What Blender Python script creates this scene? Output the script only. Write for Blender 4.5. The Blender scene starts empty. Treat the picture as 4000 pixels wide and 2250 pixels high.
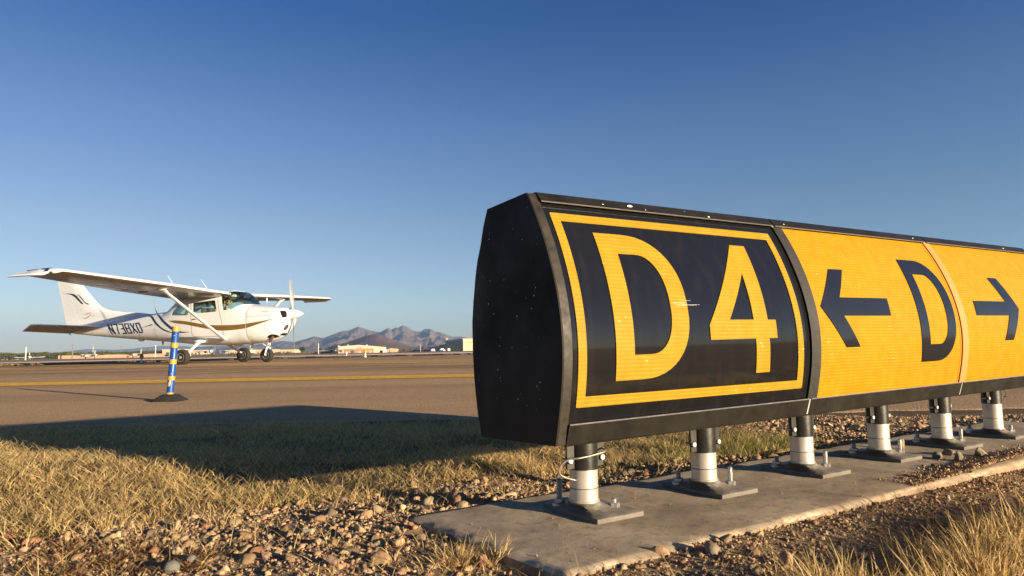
import bpy, bmesh, math, random
import numpy as np
from mathutils import Vector, Matrix, noise as mn
from mathutils.geometry import tessellate_polygon
R = math.radians
random.seed(7); rng = np.random.default_rng(11)
SC = bpy.context.scene; COL = SC.collection

# ------------------------------------------------------------------ camera
FPX = 2667.0                      # 24 mm lens on a 36 mm sensor, photo 4000 px wide
CAMZ = 0.45
PITCH, ROLL = R(5.1198), R(1.1458)
_F = np.array([0, math.cos(PITCH), math.sin(PITCH)])
_U0 = np.array([0, -math.sin(PITCH), math.cos(PITCH)]); _R0 = np.array([1., 0, 0])
CR = _R0*math.cos(ROLL) - _U0*math.sin(ROLL)
CU = _U0*math.cos(ROLL) + _R0*math.sin(ROLL)
CAM = np.array([0, 0, CAMZ])
def ray(px, py): return _F + CR*((px-2000)/FPX) - CU*((py-1125)/FPX)
def at(px, py, Y):                # the point seen at a photo bearing, Y metres out
    v = ray(px, py); return CAM + v*(Y/v[1])
def gz(px, py, z):                # where that bearing meets the level z
    v = ray(px, py); return CAM + v*((z-CAMZ)/v[2])

# ------------------------------------------------------------------ objects
def tag(o, label=None, cat=None, group=None, kind=None):
    if label: o['label'] = label
    if cat: o['category'] = cat
    if group: o['group'] = group
    if kind: o['kind'] = kind
    return o
def link(o, parent=None):
    COL.objects.link(o)
    if parent is not None: o.parent = parent
    return o
def empty(name, loc=(0,0,0), rz=0, parent=None):
    o = bpy.data.objects.new(name, None); o.location = loc; o.rotation_euler = (0,0,rz)
    o.empty_display_size = .05
    return link(o, parent)
def children(o): return [c for c in list(COL.objects) if c.parent == o]
def copy_tree(o, parent=None):
    kids = list(o.children)
    c = o.copy(); COL.objects.link(c); c.parent = parent
    for k in kids: copy_tree(k, c)
    return c
def obj(name, V, F, mat=None, parent=None, smooth=False, sharp=None):
    m = bpy.data.meshes.new(name)
    m.from_pydata([tuple(map(float, v)) for v in V], [], [tuple(f) for f in F]); m.update()
    o = bpy.data.objects.new(name, m)
    for x in (mat if isinstance(mat, (list, tuple)) else [mat]):
        if x: m.materials.append(x)
    if smooth:
        m.polygons.foreach_set('use_smooth', [True]*len(m.polygons))
        if sharp: m.set_sharp_from_angle(angle=R(sharp))
    return link(o, parent)
def fast(name, V, tris=None, quads=None, mat=None, cols=None, smooth=False):
    """large meshes straight from numpy; cols = one colour per vertex"""
    m = bpy.data.meshes.new(name); V = np.asarray(V, np.float32)
    loops = []; starts = []; tot = 0
    for A in (tris, quads):
        if A is None or len(A) == 0: continue
        A = np.asarray(A, np.int32); k = A.shape[1]
        starts.append(tot + np.arange(len(A))*k); loops.append(A.ravel()); tot += A.size
    L = np.concatenate(loops).astype(np.int32); S = np.concatenate(starts).astype(np.int32)
    m.vertices.add(len(V)); m.vertices.foreach_set('co', V.ravel())
    m.loops.add(len(L)); m.loops.foreach_set('vertex_index', L)
    m.polygons.add(len(S)); m.polygons.foreach_set('loop_start', S)
    if smooth: m.polygons.foreach_set('use_smooth', np.ones(len(S), bool))
    if cols is not None:
        a = m.color_attributes.new('tint', 'FLOAT_COLOR', 'POINT')
        c = np.ones((len(V), 4), np.float32); c[:, :3] = cols; a.data.foreach_set('color', c.ravel())
    m.update(calc_edges=True); m.validate()
    o = bpy.data.objects.new(name, m)
    if mat: m.materials.append(mat)
    return link(o)

class MB:
    def __init__(s): s.v = []; s.f = []
    def add(s, V, F):
        b = len(s.v); s.v += [tuple(map(float, v)) for v in V]; s.f += [tuple(i+b for i in f) for f in F]; return s
    def box(s, c, d, rz=0, M=None):
        x, y, z = [k/2 for k in d]
        P = [Vector((i, j, k)) for i in (-x, x) for j in (-y, y) for k in (-z, z)]
        rot = M or Matrix.Rotation(rz, 3, 'Z')
        s.add([rot@p + Vector(c) for p in P], [(0,1,3,2),(4,6,7,5),(0,4,5,1),(2,3,7,6),(0,2,6,4),(1,5,7,3)]); return s
    def lathe(s, prof, n=24, M=None, close=False, a0=0):
        """prof: (radius, z) pairs turned about z"""
        M = M or Matrix.Identity(4); V = []; F = []
        for r, z in prof:
            for i in range(n):
                a = a0 + 2*math.pi*i/n; V.append(M@Vector((r*math.cos(a), r*math.sin(a), z)))
        m = len(prof)
        for j in range(m-1):
            for i in range(n):
                k = (i+1) % n; F.append((j*n+i, j*n+k, (j+1)*n+k, (j+1)*n+i))
        if not close:
            F.append(tuple(range(n))[::-1]); F.append(tuple((m-1)*n+i for i in range(n)))
        s.add(V, F); return s
    def cyl(s, a, b, r0, r1=None, n=16):
        a, b = Vector(a), Vector(b); d = b-a; q = d.to_track_quat('Z', 'Y').to_matrix().to_4x4()
        return s.lathe([(r0, 0), (r1 if r1 is not None else r0, d.length)], n, Matrix.Translation(a)@q)
    def tube(s, pts, r, n=8, cap=True):
        pts = [Vector(p) for p in pts]; V = []; F = []; up = None
        rr = r if isinstance(r, (list, tuple)) else [r]*len(pts)
        for i, p in enumerate(pts):
            t = (pts[min(i+1, len(pts)-1)] - pts[max(i-1, 0)]).normalized()
            if up is None: up = t.orthogonal().normalized()
            up = (up - t*up.dot(t)).normalized(); w = t.cross(up)
            for k in range(n):
                a = 2*math.pi*k/n; V.append(p + (up*math.cos(a) + w*math.sin(a))*rr[i])
        for i in range(len(pts)-1):
            for k in range(n):
                j = (k+1) % n; F.append((i*n+k, i*n+j, (i+1)*n+j, (i+1)*n+k))
        if cap: F.append(tuple(range(n))[::-1]); F.append(tuple((len(pts)-1)*n+k for k in range(n)))
        s.add(V, F); return s
    def loft(s, rings, cap0=True, cap1=True, closed=True):
        n = len(rings[0]); V = [p for r in rings for p in r]; F = []
        for j in range(len(rings)-1):
            for i in range(n if closed else n-1):
                k = (i+1) % n; F.append((j*n+i, j*n+k, (j+1)*n+k, (j+1)*n+i))
        if cap0: F.append(tuple(range(n))[::-1])
        if cap1: F.append(tuple((len(rings)-1)*n+i for i in range(n)))
        s.add(V, F); return s
    def prism(s, poly, f0, f1):
        """poly of 2-D points; f0/f1 map a point to 3-D on either end"""
        A = [f0(*p) for p in poly]; B = [f1(*p) for p in poly]; n = len(poly)
        F = [tuple(range(n))[::-1], tuple(range(n, 2*n))] + [(i, (i+1) % n, n+(i+1) % n, n+i) for i in range(n)]
        s.add(A+B, F); return s
    def ball(s, c, r, seg=16, rings=10, f=None):
        c = Vector(c); r = Vector(r) if hasattr(r, '__len__') else Vector((r, r, r)); V = []; F = []
        for j in range(rings+1):
            t = math.pi*j/rings
            for i in range(seg):
                a = 2*math.pi*i/seg
                p = Vector((math.sin(t)*math.cos(a), math.sin(t)*math.sin(a), math.cos(t)))
                if f: p = f(p)
                V.append(c + Vector((p.x*r.x, p.y*r.y, p.z*r.z)))
        for j in range(rings):
            for i in range(seg):
                k = (i+1) % seg; F.append((j*seg+i, (j+1)*seg+i, (j+1)*seg+k, j*seg+k))
        s.add(V, F); return s
    def build(s, name, mat=None, parent=None, smooth=False, sharp=35, merge=False, recalc=True):
        o = obj(name, s.v, s.f, mat, parent)
        bm = bmesh.new(); bm.from_mesh(o.data)
        bmesh.ops.remove_doubles(bm, verts=bm.verts, dist=1e-6) if merge else None
        if recalc: bmesh.ops.recalc_face_normals(bm, faces=bm.faces)
        bm.to_mesh(o.data); bm.free()
        if smooth:
            o.data.polygons.foreach_set('use_smooth', [True]*len(o.data.polygons))
            o.data.set_sharp_from_angle(angle=R(sharp))
        return o
def bevel(o, w=.002, seg=2, ang=40):
    m = o.modifiers.new('bevel', 'BEVEL'); m.width = w; m.segments = seg; m.limit_method = 'ANGLE'; m.angle_limit = R(ang)
    return o
def apply_mods(o):
    dg = bpy.context.evaluated_depsgraph_get(); e = o.evaluated_get(dg)
    m = bpy.data.meshes.new_from_object(e, depsgraph=dg); o.modifiers.clear(); o.data = m
    return o
def boolean(o, other, op, solver='EXACT'):
    m = o.modifiers.new('cut', 'BOOLEAN'); m.object = other; m.operation = op; m.solver = solver
    bpy.context.view_layer.update(); apply_mods(o); return o
def rm(o):
    d = o.data; bpy.data.objects.remove(o)
def hermite(xs, ys, x):
    xs = np.asarray(xs, float); ys = np.asarray(ys, float); h = np.diff(xs); dl = np.diff(ys)/h
    m = np.zeros_like(ys); m[0] = dl[0]; m[-1] = dl[-1]
    for i in range(1, len(xs)-1):
        if dl[i-1]*dl[i] > 0:
            w1 = 2*h[i]+h[i-1]; w2 = h[i]+2*h[i-1]; m[i] = (w1+w2)/(w1/dl[i-1]+w2/dl[i])
    x = np.clip(np.asarray(x, float), xs[0], xs[-1]); i = np.clip(np.searchsorted(xs, x)-1, 0, len(h)-1)
    t = (x-xs[i])/h[i]
    return (ys[i]*(1+2*t)*(1-t)**2 + m[i]*h[i]*t*(1-t)**2 + ys[i+1]*t*t*(3-2*t) + m[i+1]*h[i]*t*t*(t-1))
def dense(poly, step):
    out = []
    for i, a in enumerate(poly):
        b = poly[(i+1) % len(poly)]; n = max(1, int(math.hypot(b[0]-a[0], b[1]-a[1])/step))
        for k in range(n): out.append((a[0]+(b[0]-a[0])*k/n, a[1]+(b[1]-a[1])*k/n))
    return out
def spline(pts, n=8, closed=False):
    """Catmull-Rom through 2-D points"""
    P = [np.array(p, float) for p in pts]; out = []; m = len(P); rngk = range(m if closed else m-1)
    for i in rngk:
        p1, p2 = P[i], P[(i+1) % m]
        p0 = P[i-1] if (i > 0 or closed) else p1; p3 = P[(i+2) % m] if (i+2 < m or closed) else p2
        for k in range(n):
            t = k/n
            out.append(tuple(.5*((2*p1)+(-p0+p2)*t+(2*p0-5*p1+4*p2-p3)*t*t+(-p0+3*p1-3*p2+p3)*t**3)))
    if not closed: out.append(tuple(P[-1]))
    return out
def polyfill(outer, holes=(), grid=None, fn=None):
    """triangulate a flat outline with holes, refine along y so it can be bent, map through fn(x, y) -> 3-D"""
    loops = [outer] + list(holes); bm = bmesh.new(); flat = [p for L in loops for p in L]
    vs = [bm.verts.new((p[0], p[1], 0)) for p in flat]
    for t in tessellate_polygon([[Vector((p[0], p[1], 0)) for p in L] for L in loops]):
        try: bm.faces.new([vs[i] for i in t])
        except ValueError: pass
    if grid:
        for ax in ((0, 1) if isinstance(grid, tuple) else (1,)):
            g = grid[ax] if isinstance(grid, tuple) else grid
            cs = [v.co[ax] for v in bm.verts]; lo, hi = min(cs), max(cs); k = math.ceil(lo/g)
            while k*g < hi:
                nrm = Vector((0, 0, 0)); nrm[ax] = 1; co = Vector((0, 0, 0)); co[ax] = k*g
                bmesh.ops.bisect_plane(bm, geom=bm.verts[:]+bm.edges[:]+bm.faces[:], plane_co=co, plane_no=nrm, dist=1e-7); k += 1
    bmesh.ops.remove_doubles(bm, verts=bm.verts, dist=1e-7)
    bmesh.ops.recalc_face_normals(bm, faces=bm.faces)
    bm.verts.index_update()
    V = [fn(v.co.x, v.co.y) if fn else tuple(v.co) for v in bm.verts]; F = [[v.index for v in f.verts] for f in bm.faces]
    bm.free(); return V, F
def rounded(poly, r, n=5):
    out = []; m = len(poly)
    for i in range(m):
        p0, p, p2 = [np.array(poly[(i+k) % m], float) for k in (-1, 0, 1)]
        a = (p0-p)/np.linalg.norm(p0-p); b = (p2-p)/np.linalg.norm(p2-p)
        rr = min(r, np.linalg.norm(p0-p)*.45, np.linalg.norm(p2-p)*.45)
        A, B = p+a*rr, p+b*rr
        for k in range(n+1):
            t = k/n; out.append(tuple((1-t)**2*A+2*t*(1-t)*p+t*t*B))
    return out

# ------------------------------------------------------------------ materials
class N:
    def __init__(s, name):
        s.m = bpy.data.materials.new(name); s.m.use_nodes = True; s.t = s.m.node_tree; s.t.nodes.clear()
        s.out = s.t.nodes.new('ShaderNodeOutputMaterial')
    def n(s, typ, **kw):
        x = s.t.nodes.new(typ)
        for k, v in kw.items():
            if k in x.inputs: x.inputs[k].default_value = v
            else: setattr(x, k, v)
        return x
    def l(s, a, b): s.t.links.new(a, b)
    def pos(s, kind='Object', scale=(1,1,1)):
        c = s.n('ShaderNodeTexCoord'); mp = s.n('ShaderNodeMapping'); mp.inputs['Scale'].default_value = scale
        s.l(c.outputs[kind], mp.inputs['Vector']); return mp.outputs[0]
    def noise(s, vec, scale, detail=4, rough=.55, dist=0):
        x = s.n('ShaderNodeTexNoise'); x.inputs['Scale'].default_value = scale; x.inputs['Detail'].default_value = detail
        x.inputs['Roughness'].default_value = rough; x.inputs['Distortion'].default_value = dist
        s.l(vec, x.inputs['Vector']); return x.outputs['Fac']
    def ramp(s, fac, stops):
        x = s.n('ShaderNodeValToRGB'); e = x.color_ramp.elements
        while len(e) < len(stops): e.new(.5)
        for k, (p, c) in zip(e, stops): k.position = p; k.color = (*c, 1) if len(c) == 3 else c
        s.l(fac, x.inputs['Fac']); return x.outputs['Color']
    def mix(s, a, b, fac, mode='MIX'):
        x = s.n('ShaderNodeMix'); x.data_type = 'RGBA'; x.blend_type = mode
        for k, v in ((6, a), (7, b), (0, fac)):
            if hasattr(v, 'is_output'): s.l(v, x.inputs[k])
            else: x.inputs[k].default_value = (*v, 1) if hasattr(v, '__len__') else v
        return x.outputs[2]
    def math(s, op, a, b=0, c=None):
        x = s.n('ShaderNodeMath'); x.operation = op
        for k, v in enumerate((a, b, c)):
            if v is None: continue
            if hasattr(v, 'is_output'): s.l(v, x.inputs[k])
            else: x.inputs[k].default_value = v
        return x.outputs[0]
    def bsdf(s, base, rough=.5, metal=0, spec=.5, bump=None, bstr=.3, bdist=.01, **kw):
        p = s.n('ShaderNodeBsdfPrincipled')
        for k, v in (('Base Color', base), ('Roughness', rough), ('Metallic', metal), ('Specular IOR Level', spec), *kw.items()):
            if hasattr(v, 'is_output'): s.l(v, p.inputs[k])
            else: p.inputs[k].default_value = (*v, 1) if hasattr(v, '__len__') and len(v) == 3 else v
        if bump is not None:
            b = s.n('ShaderNodeBump'); b.inputs['Strength'].default_value = bstr; b.inputs['Distance'].default_value = bdist
            s.l(bump, b.inputs['Height']); s.l(b.outputs[0], p.inputs['Normal'])
        s.l(p.outputs[0], s.out.inputs['Surface']); return p
def paint(name, c, rough=.4, metal=0, var=.15, scale=8, spec=.5, bump=0, bscale=60, speck=0, coat=0, c2=None, kind='Object'):
    m = N(name); v = m.pos(kind)
    dark = tuple(k*(1-var) for k in c); lite = tuple(min(1, k*(1+var)) for k in (c2 or c))
    col = m.ramp(m.noise(v, scale, 6, .6), [(.3, dark), (.7, lite)])
    if speck:
        w = m.n('ShaderNodeTexVoronoi'); w.inputs['Scale'].default_value = speck; m.l(v, w.inputs['Vector'])
        keep = m.ramp(m.noise(v, speck*.12, 2), [(.5, (0,0,0)), (.62, (1,1,1))])
        f = m.math('MULTIPLY', m.ramp(w.outputs['Distance'], [(.10, (1,1,1)), (.16, (0,0,0))]), keep)
        col = m.mix(col, (.5, .47, .42), f)
    rr = m.ramp(m.noise(v, scale*2.3, 4), [(.3, (rough*.8,)*3), (.7, (min(1, rough*1.25),)*3)])
    m.bsdf(col, rr, metal, spec, m.noise(v, bscale, 4) if bump else None, bump, .004, **({'Coat Weight': coat} if coat else {}))
    return m.m
# ------------------------------------------------------------------ sign frame: s along the sign, n towards its reader
PH = 1.00489; SD = np.array([math.sin(PH), math.cos(PH)]); SN = np.array([math.cos(PH), -math.sin(PH)])
SO = np.array([.08763, 1.37667])
def sn(x, y): return (x-SO[0])*SD[0]+(y-SO[1])*SD[1], (x-SO[0])*SN[0]+(y-SO[1])*SN[1]
def sxy(s, n): return SO[0]+SD[0]*s+SN[0]*n, SO[1]+SD[1]*s+SN[1]*n
def slab_top(s): return .0745+.004*s
SLAB = [(-.112, .163), (2.72, .150), (2.72, -.385), (-.160, -.372)]   # (s, n) corners

def vnoise(x, y, f, seed=0, oct=3):
    x = np.asarray(x, float)*f+seed*17.3; y = np.asarray(y, float)*f+seed*9.1; out = 0; a = 1; tot = 0
    def h(i, j):
        k = np.sin(i*127.1+j*311.7+seed*74.7)*43758.5453; return k-np.floor(k)
    for o in range(oct):
        i = np.floor(x); j = np.floor(y); u = x-i; v = y-j; u = u*u*(3-2*u); v = v*v*(3-2*v)
        out = out + a*((h(i,j)*(1-u)+h(i+1,j)*u)*(1-v)+(h(i,j+1)*(1-u)+h(i+1,j+1)*u)*v); tot += a; a *= .5; x = x*2.03+5.1; y = y*2.03+1.7
    return out/tot
EDGE = 4.46
def taxi_z(y):
    y = np.asarray(y, float)
    return np.interp(y, [4.0, 4.5, 18.6, 22, 30, 90, 9000], [-.006, 0, .231, .236, .230, 0, 0])
def ground_z(x, y):
    x = np.asarray(x, float); y = np.asarray(y, float); s, n = sn(x, y)
    near = np.interp(y, [-60, 0, 1.5, 2.4, 3.5, 4.4], [.0, .045, .052, .045, .02, -.008])
    bank = np.exp(-np.clip(-(n+.37), 0, 9)**2/.05)*(n < -.3)*np.clip((s+.35)/.3, 0, 1)
    near = near + .016*bank + (n > .1)*.013*np.exp(-((n-.17)/.16)**2)*np.clip((s+.3)/.3, 0, 1)
    near = near + .05*np.exp(-((x+1.75)**2/.55+(y-2.15)**2/.22)) + .02*np.exp(-((x+.3)**2/.5+(y-3.1)**2/.2))
    far = np.clip((4.3-y)/.7, 0, 1)*np.clip((9-np.abs(x))/3, 0, 1)*np.clip((y+3)/2, 0, 1)
    d = np.maximum(np.maximum(-.2-s, s-2.8), np.maximum(n-.22, -.42-n)); away = np.clip(d/.12, 0, 1)
    near = near + far*(.35+.65*away)*((vnoise(x, y, 2.2, 1)-.5)*.05+(vnoise(x, y, 9, 2)-.5)*.018)
    turf = np.clip((-.72-n)/.2, 0, 1)*np.clip((4.4-y)/.3, 0, 1)*np.clip((y-1)/.5, 0, 1)*(np.abs(x) < 6)
    near = near + turf*((vnoise(x, y, 3.4, 55)-.45)*.055+(vnoise(x, y, 8, 56)-.5)*.022)
    w = np.clip((y-4.1)/.4, 0, 1)
    return near*(1-w)+taxi_z(y)*w
def soil_mask(x, y):
    """1 on bare gravel round the slab, 0 in the grass"""
    s, n = sn(x, y); e = (vnoise(x, y, 3.1, 4)-.5)*.34
    back = np.clip((n+.80+e)/.08, 0, 1); back = np.where(s > 1.9, np.clip((n+1.7+e)/.1, 0, 1), back)
    front = np.clip((.40+e*.5-n)/.05, 0, 1); front = np.where(s < .12+e, 1, front)
    return back*front

# ------------------------------------------------------------------ ground materials
def m_ground():
    m = N('dry_soil'); v = m.pos('Object'); a = m.n('ShaderNodeAttribute'); a.attribute_name = 'tint'
    n1 = m.noise(v, 3, 5, .6); n2 = m.noise(v, 45, 6, .65); n3 = m.noise(v, 260, 3, .6)
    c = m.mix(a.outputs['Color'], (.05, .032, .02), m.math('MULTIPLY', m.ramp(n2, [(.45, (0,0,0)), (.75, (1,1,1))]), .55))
    c = m.mix(c, (.42, .31, .2), m.math('MULTIPLY', m.ramp(n3, [(.52, (0,0,0)), (.7, (1,1,1))]), .45))
    c = m.mix(c, (.3, .21, .12), m.math('MULTIPLY', m.ramp(n1, [(.4, (0,0,0)), (.8, (1,1,1))]), .3))
    h = m.math('ADD', m.math('MULTIPLY', n2, .6), m.math('MULTIPLY', n3, .35))
    m.bsdf(c, .95, 0, .1, h, .9, .02); return m.m
def m_asphalt(name, c, streak=True, grain=1.0):
    m = N(name); v = m.pos('Object'); big = m.noise(m.pos('Object', (.05, .5, 1)), 1.0, 5, .6)
    g1 = m.noise(v, 22, 3, .6); vv = m.n('ShaderNodeTexVoronoi'); vv.inputs['Scale'].default_value = 65; m.l(v, vv.inputs['Vector'])
    g2 = m.noise(v, 95, 3, .7)
    d = tuple(k*.42 for k in c); l = tuple(k*1.62 for k in c)
    col = m.ramp(g2, [(.32, d), (.5, c), (.7, l)])
    col = m.mix(col, tuple(k*.8 for k in c), m.math('MULTIPLY', m.ramp(g1, [(.35, (1,1,1)), (.65, (0,0,0))]), .5))
    pick = m.ramp(vv.outputs['Color'], [(.82, (0,0,0)), (.9, (1,1,1))])
    col = m.mix(col, tuple(min(1, k*1.9) for k in c), m.math('MULTIPLY', pick, .55*grain))
    if streak: col = m.mix(col, tuple(k*.66 for k in c), m.math('MULTIPLY', m.ramp(big, [(.44, (0,0,0)), (.62, (1,1,1))]), .75))
    h = m.math('ADD', m.math('MULTIPLY', g2, .7), m.math('MULTIPLY', vv.outputs['Distance'], .5))
    m.bsdf(col, .95, 0, .03, h, .8, .012); return m.m
def m_tint(name, rough=.8, trans=.25, spec=.2, bump=0, bs=80):
    m = N(name); a = m.n('ShaderNodeAttribute'); a.attribute_name = 'tint'; v = m.pos('Object')
    col = m.mix(a.outputs['Color'], (.12, .1, .08), m.math('MULTIPLY', m.noise(v, bs, 4, .6), .45)) if bump else a.outputs['Color']
    p = m.bsdf(col, rough, 0, spec, m.noise(v, bs, 4) if bump else None, bump, .004)
    if trans:
        t = m.n('ShaderNodeBsdfTranslucent'); m.l(col, t.inputs['Color']); x = m.n('ShaderNodeMixShader'); x.inputs[0].default_value = trans
        m.l(p.outputs[0], x.inputs[1]); m.l(t.outputs[0], x.inputs[2]); m.l(x.outputs[0], m.out.inputs['Surface'])
    return m.m
M_GROUND = m_ground()
M_TAXI = m_asphalt('weathered_asphalt', (.43, .295, .172))
M_RUN = m_asphalt('runway_asphalt', (.36, .25, .155), True)
M_DARK = m_asphalt('dark_shoulder_asphalt', (.055, .047, .042), False)
M_CONC_FAR = paint('white_concrete_strip', (.86, .71, .56), .95, 0, .08, .3, .02)
M_LINE = paint('worn_yellow_line_paint', (.78, .44, .035), .8, 0, .3, 14, .2)
M_LINE_OLD = paint('faded_yellow_line_paint', (.36, .235, .095), .8, 0, .25, 9, .2)
M_SEAM = paint('pale_seam_filler', (.62, .47, .30), .9, 0, .25, 6, .2)

def grid_sheet(name, xs, ys, zf, mat, keep=None, cols=None):
    X, Y = np.meshgrid(xs, ys); Z = zf(X, Y); V = np.stack([X, Y, Z], -1).reshape(-1, 3); nx = len(xs)
    i = np.arange(len(ys)-1)[:, None]*nx+np.arange(nx-1)[None]; Q = np.stack([i, i+1, i+nx+1, i+nx], -1).reshape(-1, 4)
    return fast(name, V, quads=Q, mat=mat, cols=cols(X.ravel(), Y.ravel()) if cols else None, smooth=True)
def geo(a, b, n): return a*np.exp(np.linspace(0, math.log(b/a), n))
xs = np.concatenate([-geo(3.6, 4300, 46)[::-1], np.arange(-3.55, 3.6, .05), geo(3.6, 4300, 46)])
ys = np.concatenate([[-600, -300, -120, -50, -20, -8, -4, -2, -1, -.5], np.arange(-.2, 4.7, .045), [4.72, 5, 7, 10, 14, 18.6, 22, 26, 30, 33, 36, 45, 60, 75, 90, 150], geo(220, 4300, 24)])
def gz_low(x, y):
    z = ground_z(x, y); return np.where((y > 4.6) & (y < 29), z-.014, z)
def g_cols(x, y):
    k = soil_mask(x, y)[:, None]; far = np.clip((y-20)/20, 0, 1)[:, None]
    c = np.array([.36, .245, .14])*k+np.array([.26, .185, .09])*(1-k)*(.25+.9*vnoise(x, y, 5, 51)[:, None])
    c = c*(1-.75*np.clip((y-4.02)/.25, 0, 1)*np.clip((8-y)/3, 0, 1))[:, None]; return c*(1-far)+np.array([.33, .235, .15])*far  # shade of the turf's rim put into the colour along the taxiway edge
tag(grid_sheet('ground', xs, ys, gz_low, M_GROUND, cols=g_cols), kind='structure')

# taxiway sheet with a ragged near edge
tx = np.concatenate([[-90, -60, -40, -25, -15, -9, -6], np.arange(-4.5, 6.5, .06), [8, 12, 20, 30, 45, 70, 100]])
FARX = [-90, -40, -15, -10.8, -1.75, 30, 100]; FARY = [19, 20, 21.2, 28, 31, 36, 46]
rows = np.concatenate([[0], np.linspace(.02, 1, 60)])
edge = EDGE+(vnoise(tx, tx*0, 2.3, 8)-.5)*.16+(vnoise(tx, tx*0, 11, 9)-.5)*.05
fy = np.interp(tx, FARX, FARY); Yg = edge[None]+(fy-edge)[None]*(rows**1.6)[:, None]
Xg = np.repeat(tx[None], len(rows), 0); Zg = taxi_z(Yg)+.002; Zg[0] -= .03
V = np.stack([Xg, Yg, Zg], -1).reshape(-1, 3); nx = len(tx)
i = np.arange(len(rows)-1)[:, None]*nx+np.arange(nx-1)[None]
tag(fast('taxiway', V, quads=np.stack([i, i+1, i+nx+1, i+nx], -1).reshape(-1, 4), mat=M_TAXI, smooth=True), kind='structure')

def surf_at(px, d):
    """point on the paved surface seen d photo-pixels under the horizon"""
    t = (px-2000)/FPX
    lo, hi = 3.0, 3000.0
    for _ in range(60):
        m = math.sqrt(lo*hi); dd = (CAMZ-float(taxi_z(m)))/m*FPX
        lo, hi = (m, hi) if dd > d else (lo, m)
    return np.array([t*m, m])
def ribbon(name, pts, width, mat, lift=.006, n=60, kind='structure'):
    """painted line of one width along ground points"""
    P = np.array(spline([tuple(p) for p in pts], 12)); V = []; F = []
    for i, p in enumerate(P):
        t = P[min(i+1, len(P)-1)]-P[max(i-1, 0)]; t /= np.linalg.norm(t); nrm = np.array([-t[1], t[0]])
        for k in (-.5, .5):
            q = p+nrm*width*k; V.append((q[0], q[1], float(taxi_z(q[1]))+lift))
    F = [(2*i, 2*i+2, 2*i+3, 2*i+1) for i in range(len(P)-1)]
    return tag(obj(name, V, F, mat), kind=kind)
def line_d(tab): return [surf_at(px, d) for px, d in tab]
ribbon('taxiway_line', line_d([(-300, 93.5), (0, 95), (900, 96), (1849, 97), (2800, 98), (4200, 99)]), .40, M_LINE)
ribbon('taxiway_line', line_d([(-300, 99.5), (0, 101), (900, 101), (1849, 102), (2800, 103), (4200, 104)]), .40, M_LINE)
ribbon('taxiway_centre_line', line_d([(-300, 36.5), (0, 36.8), (330, 36.5), (708, 38.2), (1000, 39.3), (1849, 48), (2700, 58)]), .34, M_LINE, .008)
ribbon('taxiway_edge_line', line_d([(-300, 29), (0, 29.5), (330, 30.2), (700, 26.5), (1000, 22.5), (1849, 20.3), (2700, 19.5)]), .28, M_LINE_OLD, .009)
ribbon('taxiway_seam', line_d([(-300, 81), (0, 80), (600, 74), (1000, 65), (1400, 60), (1849, 55.5), (2700, 50)]), .11, M_SEAM, .007)

M_TYRE_MARK = m_asphalt('tyre_darkened_asphalt', (.30, .205, .125), False)
ribbon('tyre_mark', line_d([(-300, 47), (0, 46), (700, 46.5), (1000, 48), (1849, 60), (2700, 70)]), .75, M_TYRE_MARK, .004)
ribbon('tyre_mark', line_d([(-300, 60), (400, 58), (1000, 56), (1849, 66), (2700, 76)]), .5, M_TYRE_MARK, .0045)
def strip(name, lo, hi, mat, lift):
    """a band of paving between two lines under the horizon"""
    pxs = np.linspace(-500, 2800, 60); V = []; F = []
    a = np.interp(pxs, [-500, 0, 1000, 1849, 2800], lo); b = np.interp(pxs, [-500, 0, 1000, 1849, 2800], hi)
    m = 6
    for px, u, w in zip(pxs, a, b):
        p, q = surf_at(px, u), surf_at(px, w)
        for k in range(m):
            r = p+(q-p)*k/(m-1); V.append((r[0], r[1], float(taxi_z(r[1]))+lift))
    F = [(i*m+k, (i+1)*m+k, (i+1)*m+k+1, i*m+k+1) for i in range(len(pxs)-1) for k in range(m-1)]
    return tag(obj(name, V, F, mat), kind='structure')
strip('runway_shoulder', (26, 25.4, 20, 16.8, 16), (18.9, 18.4, 12.9, 12.5, 11.9), M_DARK, .03)
strip('runway_edge_strip', (19, 18.5, 13, 12.6, 12), (13.5, 13, 9, 8.2, 8), M_CONC_FAR, .034)
strip('runway', (13.6, 13.1, 9.1, 8.3, 8.1), (6, 5.5, 3, 3, 3), M_RUN, .03)

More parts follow.
